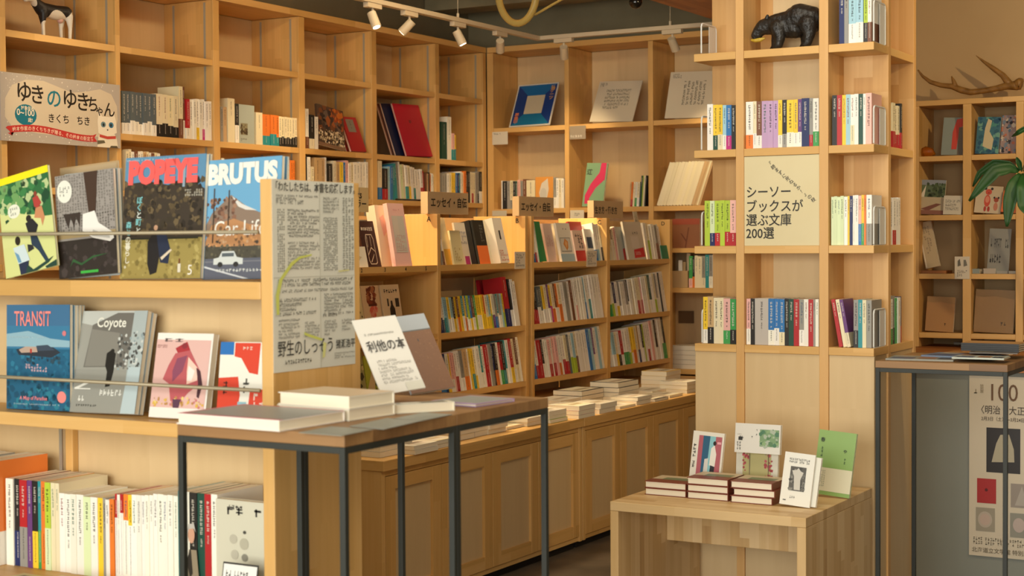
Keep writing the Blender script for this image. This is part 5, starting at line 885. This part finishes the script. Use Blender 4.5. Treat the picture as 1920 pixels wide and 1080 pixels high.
# exhibition poster
YP = 5.808
M = frame(Vector((W(1817, 1040, 'y', YP).x, YP-.0015, W(1817, 1040, 'y', YP).z)), (1, 0, 0), (.012, 0, 1)); pw, ph = .47, .664
po = thing('exhibition_poster', 'cream exhibition poster with a large 100 and small pictures, on the grey counter front', 'poster', mw=M)
MB().box(0, pw, 0, .0008, 0, ph, 'cfc4ae').build('sheet', print_mat(), po)
cxx = lambda u: (u-1819)/(1920-1819)*.98*.215/pw
cz_ = lambda v: (1042-v)/(1042-700)*.972
art(po, pw, ph, [('r', cxx(1849), cz_(877), cxx(1907), cz_(790), '2f2c2c'), ('p', [(cxx(1858), cz_(857)), (cxx(1866), cz_(820)), (cxx(1873), cz_(803)), (cxx(1888), cz_(802)), (cxx(1896), cz_(830)), (cxx(1897), cz_(855))], 'b0a890'),
    ('r', cxx(1833), cz_(938), cxx(1866), cz_(890), 'a82c2c'), ('e', (cxx(1849)), cz_(912), .012, .009, '5a1a1a'), ('r', cxx(1891), cz_(942), cxx(1924), cz_(896), '968c82'), ('p', [(cxx(1898), cz_(938)), (cxx(1910), cz_(900)), (cxx(1920), cz_(938))], 'aca49a'),
    ('r', cxx(1831), cz_(993), cxx(1864), cz_(947), '9a9280'), ('e', cxx(1847), cz_(970), .055, .045, 'b4a898'), ('e', cxx(1847), cz_(970), .04, .032, 'bca698'), ('r', cxx(1890), cz_(1000), cxx(1921), cz_(953), '8e8c80'), ('e', cxx(1905), cz_(976), .045, .04, 'b8a8a0'), ('r', .5, cz_(1000), .8, cz_(790), 'a69c8c'),
    ('g', cxx(1826), cz_(1020), .85, cz_(1004), 2, 44, '8a806c'), ('g', cxx(1826), cz_(728)-.02, cxx(1834), cz_(705), 3, 1, '8a7a5c')], seed=110)
text(po, '100', cxx(1850)*pw, cz_(737)*ph, .088, '6a4c30', bold=.0, sx=.85); text(po, '〈明治・大正', cxx(1832)*pw, cz_(762)*ph, .0335, '4a3c2c', bold=.004, sx=.86); text(po, '2月3日（土）―3月24日', cxx(1840)*pw, cz_(776)*ph, .0165, '5c4c38', sx=.9, bold=.01)
text(po, '北海道立文学館 特別展', cxx(1824)*pw, cz_(1034)*ph, .0200, '6c604a', bold=.01); text(po, '特別展', cxx(1838)*pw, cz_(712)*ph, .013, '8a7a5c', vertical=True)

# ------------------------------------------------------------------ plant leaning in from the right
pl = thing('potted_plant', 'leafy green plant with long drooping leaves reaching in front of the wall shelf', 'plant', (-1.02, 6.18, .8606))
MB().cyl((0, 0, 0), (0, 0, .13), .055, .07, n=20).build('pot', plain('8a5a3c', .7), pl, smooth=False); MB().tube([(0, 0, .12), (.0, -.02, .35), (-.03, -.05, .62), (-.06, -.08, .80), (-.10, -.1, .86)], [.008, .007, .006, .005, .004], n=8).build('stem', plain('5a5a34', .6), pl, smooth=True)
lm = rough_mat('leaf_green', '1c4218', '28561f', 6, .55, .1)
def leaf(pts, width, nm='leaf'):
    """blade along world points (given as photo positions at its own depth)"""
    n = 12; mb = MB(); P = []
    for i in range(n+1):
        t = i/n*(len(pts)-1); k = min(int(t), len(pts)-2); f = t-k; P.append(pts[k].lerp(pts[k+1], f))
    for i, p in enumerate(P):
        d = (P[min(i+1, n)]-P[max(i-1, 0)]).normalized(); sd = d.cross(Vector((.2, -1, .15))).normalized(); t = i/n; ww = width*math.sin(math.pi*min(1, t*.93+.04))**.8
        mid = p-pl.location
        for s in (-1, -.5, 0, .5, 1): q = mid+sd*s*ww+Vector((0, -1, 0))*(.012*abs(s)*ww/width); mb.v.append(tuple(q))
    for i in range(n):
        for j in range(4): a = i*5+j; mb.f.append([a, a+1, a+6, a+5])
    o = mb.build(nm, lm, pl, smooth=True); so = o.modifiers.new('thickness', 'SOLIDIFY'); so.thickness = .0012; return o
lp = lambda u, v, y=6.05: W(u, v, 'y', y)
leaf([lp(1910, 322), lp(1895, 315, 6.03), lp(1868, 320, 6.0), lp(1845, 345, 5.98), lp(1817, 377, 5.97)], .024)
leaf([lp(1912, 320), lp(1893, 308), lp(1865, 306), lp(1838, 325), lp(1824, 350)], .014)
leaf([lp(1912, 325), lp(1903, 345, 6.02), lp(1894, 380, 6.0), lp(1888, 425, 5.99)], .026)
leaf([lp(1918, 325), lp(1918, 350, 6.0), lp(1920, 385, 6.0), lp(1922, 400, 5.98)], .022)
leaf([lp(1915, 320), lp(1912, 306, 6.04), lp(1906, 295, 6.03)], .009); leaf([lp(1940, 235), lp(1925, 240, 6.0), lp(1908, 250, 6.0), lp(1897, 256)], .009)
leaf([lp(1920, 322), lp(1945, 300), lp(1975, 330), lp(1990, 370)], .024)
MB().tube([tuple(lp(1915, 322)-pl.location), tuple(lp(1925, 300)-pl.location), tuple(lp(1945, 235)-pl.location)], .003, n=6).build('branch', plain('5a5a34', .6), pl, smooth=True)

# ------------------------------------------------------------------ carved bear and cow figurine
def body(name, chains, mat_, parent, voxel, smooth=6):
    """one continuous skin grown over chains of (x, y, z, radius)"""
    mb = MB()
    def ball(p, r):
        b = len(mb.v); nlat, nlon = 6, 10
        for i in range(nlat+1):
            th = math.pi*i/nlat
            for j in range(nlon): ph_ = 2*math.pi*j/nlon; mb.v.append((p[0]+r*math.sin(th)*math.cos(ph_), p[1]+r*math.sin(th)*math.sin(ph_), p[2]+r*math.cos(th)))
        for i in range(nlat):
            for j in range(nlon): mb.f.append([b+i*nlon+j, b+(i+1)*nlon+j, b+(i+1)*nlon+(j+1) % nlon, b+i*nlon+(j+1) % nlon])
    for c in chains:
        for a, b2 in zip(c, c[1:]):
            d = max(2, int(math.dist(a[:3], b2[:3])/(.35*min(a[3], b2[3])))); d = min(d, 14)
            for q in range(d+1): f = q/d; ball([a[i]+(b2[i]-a[i])*f for i in range(3)], a[3]+(b2[3]-a[3])*f)
        if len(c) == 1: ball(c[0][:3], c[0][3])
    o = mb.build(name, mat_, parent); rm = o.modifiers.new('r', 'REMESH'); rm.mode = 'VOXEL'; rm.voxel_size = voxel; sm = o.modifiers.new('s', 'SMOOTH'); sm.iterations = smooth; sm.factor = .6
    bpy.context.view_layer.update(); me = bpy.data.meshes.new_from_object(o.evaluated_get(bpy.context.evaluated_depsgraph_get())); o.modifiers.clear(); o.data = me; me.shade_smooth(); return o
bear = thing('bear_sculpture', 'black carved walking bear with lowered head on an upper shelf of the pillar', 'sculpture', (-1.872+.0015, TY0+.062, TZ[3]+.0004))
blk_ = rough_mat('blackened_wood', '161412', '2c2824', 60, .38, .5)
body('body', [[(.200, 0, .090, .044), (.165, 0, .100, .045), (.13, 0, .088, .038), (.095, 0, .084, .036), (.07, 0, .082, .031), (.045, -.004, .078, .026)], [(.045, -.004, .078, .026), (.028, -.008, .066, .018), (.016, -.010, .052, .012)], [(.03, -.008, .055, .014), (.018, -.01, .043, .008)],
    [(.15, 0, .07, .036), (.11, 0, .07, .032)], [(.20, -.022, .075, .032), (.206, -.026, .045, .020), (.200, -.027, .016, .014), (.190, -.028, .010, .010)], [(.185, .022, .07, .030), (.176, .026, .04, .019), (.172, .027, .016, .013), (.162, .027, .009, .009)],
    [(.10, -.020, .07, .028), (.108, -.026, .04, .019), (.105, -.027, .016, .014), (.094, -.028, .010, .010)], [(.09, .020, .065, .026), (.076, .026, .036, .017), (.072, .027, .014, .013), (.062, .027, .009, .009)]], blk_, bear, .0028, 4)
body('ear', [[(.062, -.020, .103, .0075), (.064, -.020, .110, .005)]], blk_, bear, .0015, 2); body('ear', [[(.062, .014, .103, .0075), (.064, .014, .110, .005)]], blk_, bear, .0015, 2)
body('salmon', [[(.006, -.01, .038, .004), (.02, -.012, .036, .007), (.036, -.012, .037, .007), (.05, -.01, .041, .003)]], plain('b89a34', .4), bear, .0016, 2)
cyy = W(93, 63, 'x', -4.97).y
cow = thing('cow_figurine', 'black and white toy cow standing on the top row of the left wall bookcase', 'figurine', (-4.97, cyy, 2.1724))
cm_ = bpy.data.materials.new('cow_hide'); cm_.use_nodes = True; nt = cm_.node_tree; tc = nt.nodes.new('ShaderNodeTexCoord'); no = nt.nodes.new('ShaderNodeTexNoise'); no.inputs['Scale'].default_value = 10; no.inputs['Detail'].default_value = 0; cr_ = nt.nodes.new('ShaderNodeValToRGB'); cr_.color_ramp.interpolation = 'CONSTANT'
cr_.color_ramp.elements[0].color = srgb('1c1a1a'); cr_.color_ramp.elements[1].color = srgb('e4ddcc'); cr_.color_ramp.elements[1].position = .43; nt.links.new(tc.outputs['Object'], no.inputs['Vector']); nt.links.new(no.outputs['Fac'], cr_.inputs[0]); nt.links.new(cr_.outputs[0], nt.nodes['Principled BSDF'].inputs['Base Color'])
body('body', [[(0, .09, .125, .030), (0, .03, .120, .032), (0, -.04, .125, .030), (0, -.07, .145, .022), (.008, -.10, .165, .018)], [(.008, -.10, .165, .018), (.014, -.125, .158, .013), (.018, -.145, .150, .010)], [(.016, .095, .11, .018), (.017, .10, .06, .009), (.017, .097, .008, .008)], [(-.016, .085, .11, .018), (-.017, .08, .06, .009), (-.017, .082, .008, .008)],
    [(.015, -.045, .11, .017), (.016, -.05, .06, .008), (.016, -.047, .008, .008)], [(-.015, -.03, .11, .016), (-.016, -.02, .06, .008), (-.016, -.022, .008, .008)], [(0, .115, .14, .004), (0, .125, .12, .003), (0, .126, .07, .004)]], cm_, cow, .0035, 3)
body('udder', [[(0, .06, .092, .014)]], plain('d8a898', .5), cow, .003, 2)
for s in (-1, 1): MB().cyl((.006+s*.014, -.10, .178), (.006+s*.022, -.102, .192), .003, .001, n=8).build('horn', plain('c8b898', .4), cow); MB().cyl((.006+s*.016, -.097, .168), (.006+s*.032, -.094, .164), .007, .003, n=8).build('ear', cm_, cow)

# ------------------------------------------------------------------ lights on their track, pendant and glass tube
ZTk = 2.42; white = plain('bcae94', .5)
A0, A1, A2 = W(665, 0, 'z', ZTk), W(1010, 76, 'z', ZTk), W(1345, 50, 'z', ZTk)
tk = thing('light_track', 'white suspended L-shaped light track above the bookcase corner', 'track', (A1.x, A1.y, ZTk)); L = tk.location
pbox('track', tk, A1.x-.017, A1.x+.017, 3.6, A1.y+.017, ZTk, ZTk+.022, white); pbox('track', tk, A1.x+.0175, -2.1, A1.y-.017, A1.y+.017, ZTk, ZTk+.022, white)
for x, y in ((A1.x, W(882, 40, 'z', ZTk).y), (A1.x, 4.4), (W(1242, 52, 'z', ZTk).x, A1.y)):
    MB().cyl((x-L.x, y-L.y, .0225), (x-L.x, y-L.y, 2.999-ZTk), .0016, n=6).build('wire', white, tk); MB().cyl((x-L.x, y-L.y, .0222), (x-L.x, y-L.y, .045), .007, n=10).build('clamp', white, tk)
glow = bpy.data.materials.new('lamp_face'); glow.use_nodes = True; gb = glow.node_tree.nodes['Principled BSDF']; gb.inputs['Emission Color'].default_value = (1, .82, .56, 1); gb.inputs['Emission Strength'].default_value = 9
def spot(x, y, aim, power, label, z=ZTk-.0005, angle=62, blend=.7, along='y'):
    r = thing('track_spotlight', label, 'lamp', (x, y, z), 'white spotlights on the track')
    a, b = (.014, .055) if along == 'y' else (.055, .014)
    MB().box(-a, a, -b, b, -.022, 0).build('adapter', white, r); MB().cyl((0, 0, -.0225), (0, 0, -.045), .006, n=10).build('stem', white, r)
    d = (Vector(aim)-Vector((x, y, z-.06))).normalized(); c = Vector((0, 0, -.06))
    MB().cyl(c-d*.02, c+d*.055, .021, .023, n=20).build('head', white, r, smooth=False); MB().cyl(c+d*.0551, c+d*.056, .017, n=20).build('lens', glow, r)
    l = bpy.data.lights.new('spot', 'SPOT'); l.energy = power; l.spot_size = R(angle); l.spot_blend = blend; l.color = SPOT_COL; l.shadow_soft_size = .03
    o = bpy.data.objects.new('bulb', l); COL.objects.link(o); o.parent = r; o.matrix_local = Matrix.Translation(c+d*.06) @ d.to_track_quat('-Z', 'Y').to_matrix().to_4x4()
for (u, v), aim, pw_, nm in (((702, 6), (-3.5, 5.9, .8), 85, 'white spotlight on the track, first from the front, aimed down'), ((765, 22), (-4.8, 6.0, 1.7), 13, 'white spotlight on the track, second from the front'), ((860, 42), (-3.55, 7.1, .8), 105, 'white spotlight on the track above the corner cell, pointing straight down'), ((935, 60), (-4.6, 7.8, 1.7), 12, 'white spotlight on the track, last before the corner')):
    spot(A1.x, W(u, v, 'z', ZTk).y, aim, pw_, nm)
spot(W(1082, 78, 'z', ZTk).x, A1.y, (-4.3, 8.1, 1.7), 12, 'white spotlight on the cross track, beside the corner', along='x'); spot(W(1305, 68, 'z', ZTk).x, A1.y, (-3.3, 8.2, 1.5), 14, 'white spotlight on the cross track near the pillar', along='x')
spot(A1.x, 4.9, (-3.6, 5.25, 1.2), 75, 'white spotlight on the track, outside the view above section A'); spot(A1.x, 4.3, (-4.9, 4.7, 1.8), 9, 'white spotlight on the track, outside the view above the snowy board')
spot(.1, 4.7, (-1.55, 6.2, 1.55), 62, 'white spotlight outside the view, lighting the pillar side and the wall shelf', z=2.6, angle=84)
MB().cyl((0, 0, 0), (0, 0, .399), .004, n=8).build('drop_rod', white, [o for o in COL.objects if o.get('label', '').endswith('the wall shelf') and o.get('category') == 'lamp'][-1])
bp_ = W(1192, 4, 'y', 6.3)
pn = thing('pendant_lamp', 'small glossy black ball pendant hanging near the ceiling beam', 'lamp', (bp_.x, 6.3, bp_.z)); gb_ = plain('15120f', .08)
bal = MB(); 
for i in range(13):
    pass
bal.tube([(0, 0, -.0299*math.cos(math.pi*i/14)) for i in range(15)], [max(.0005, .03*math.sin(math.pi*i/14)) for i in range(15)], n=20).build('ball', gb_, pn, smooth=True); MB().cyl((0, 0, .0295), (0, 0, 2.999-bp_.z), .002, n=6).build('cord', gb_, pn)
gt = bpy.data.materials.new('amber_tube'); gt.use_nodes = True; g_ = gt.node_tree.nodes['Principled BSDF']; g_.inputs['Base Color'].default_value = srgb('d8b868'); g_.inputs['Transmission Weight'].default_value = .6; g_.inputs['Roughness'].default_value = .15; g_.inputs['IOR'].default_value = 1.2
gp = lambda u, v, y=4.6: W(u, v, 'y', y)
tb = thing('glass_tube_lamp', 'yellowish clear tube bent in a hanging loop near the ceiling', 'lamp', tuple(gp(968, 0)))
loop = [gp(968+math.cos(t)*35, -22+math.sin(t)*63) for t in [math.radians(-60+i*12) for i in range(25)]]
loop = [gp(940, -90)-Vector((0, 0, 0))]+[gp(936, -60)]+[gp(970-36*math.cos(R(a)), -18+62*math.sin(R(a))) for a in range(0, 181, 12)]+[gp(1004, -60), gp(1000, -90)]
MB().tube([tuple(p-tb.location) for p in loop], .0125, n=12).build('tube', gt, tb, smooth=True)
MB().tube([tuple(q-tb.location) for q in (gp(1003, 28), gp(1030, 12), gp(1060, -5), gp(1100, -25))], .0045, n=8).build('thin_tube', gt, tb, smooth=True)
MB().cyl(tuple(gp(940, -90)-tb.location), (gp(940, -90).x-tb.location.x, 0, 2.999-tb.location.z), .004, n=8).build('hanger', gb_, tb); MB().cyl(tuple(gp(1000, -90)-tb.location), (gp(1000, -90).x-tb.location.x, 0, 2.999-tb.location.z), .004, n=8).build('hanger', gb_, tb)

# ------------------------------------------------------------------ lettering becomes plain mesh
bpy.context.view_layer.update(); dg = bpy.context.evaluated_depsgraph_get()
for o in [o for o in COL.objects if o.type == 'FONT']:
    me = bpy.data.meshes.new_from_object(o.evaluated_get(dg)); n = bpy.data.objects.new('lettering', me); COL.objects.link(n)
    n.parent = o.parent; n.matrix_local = o.matrix_local.copy(); bpy.data.objects.remove(o)
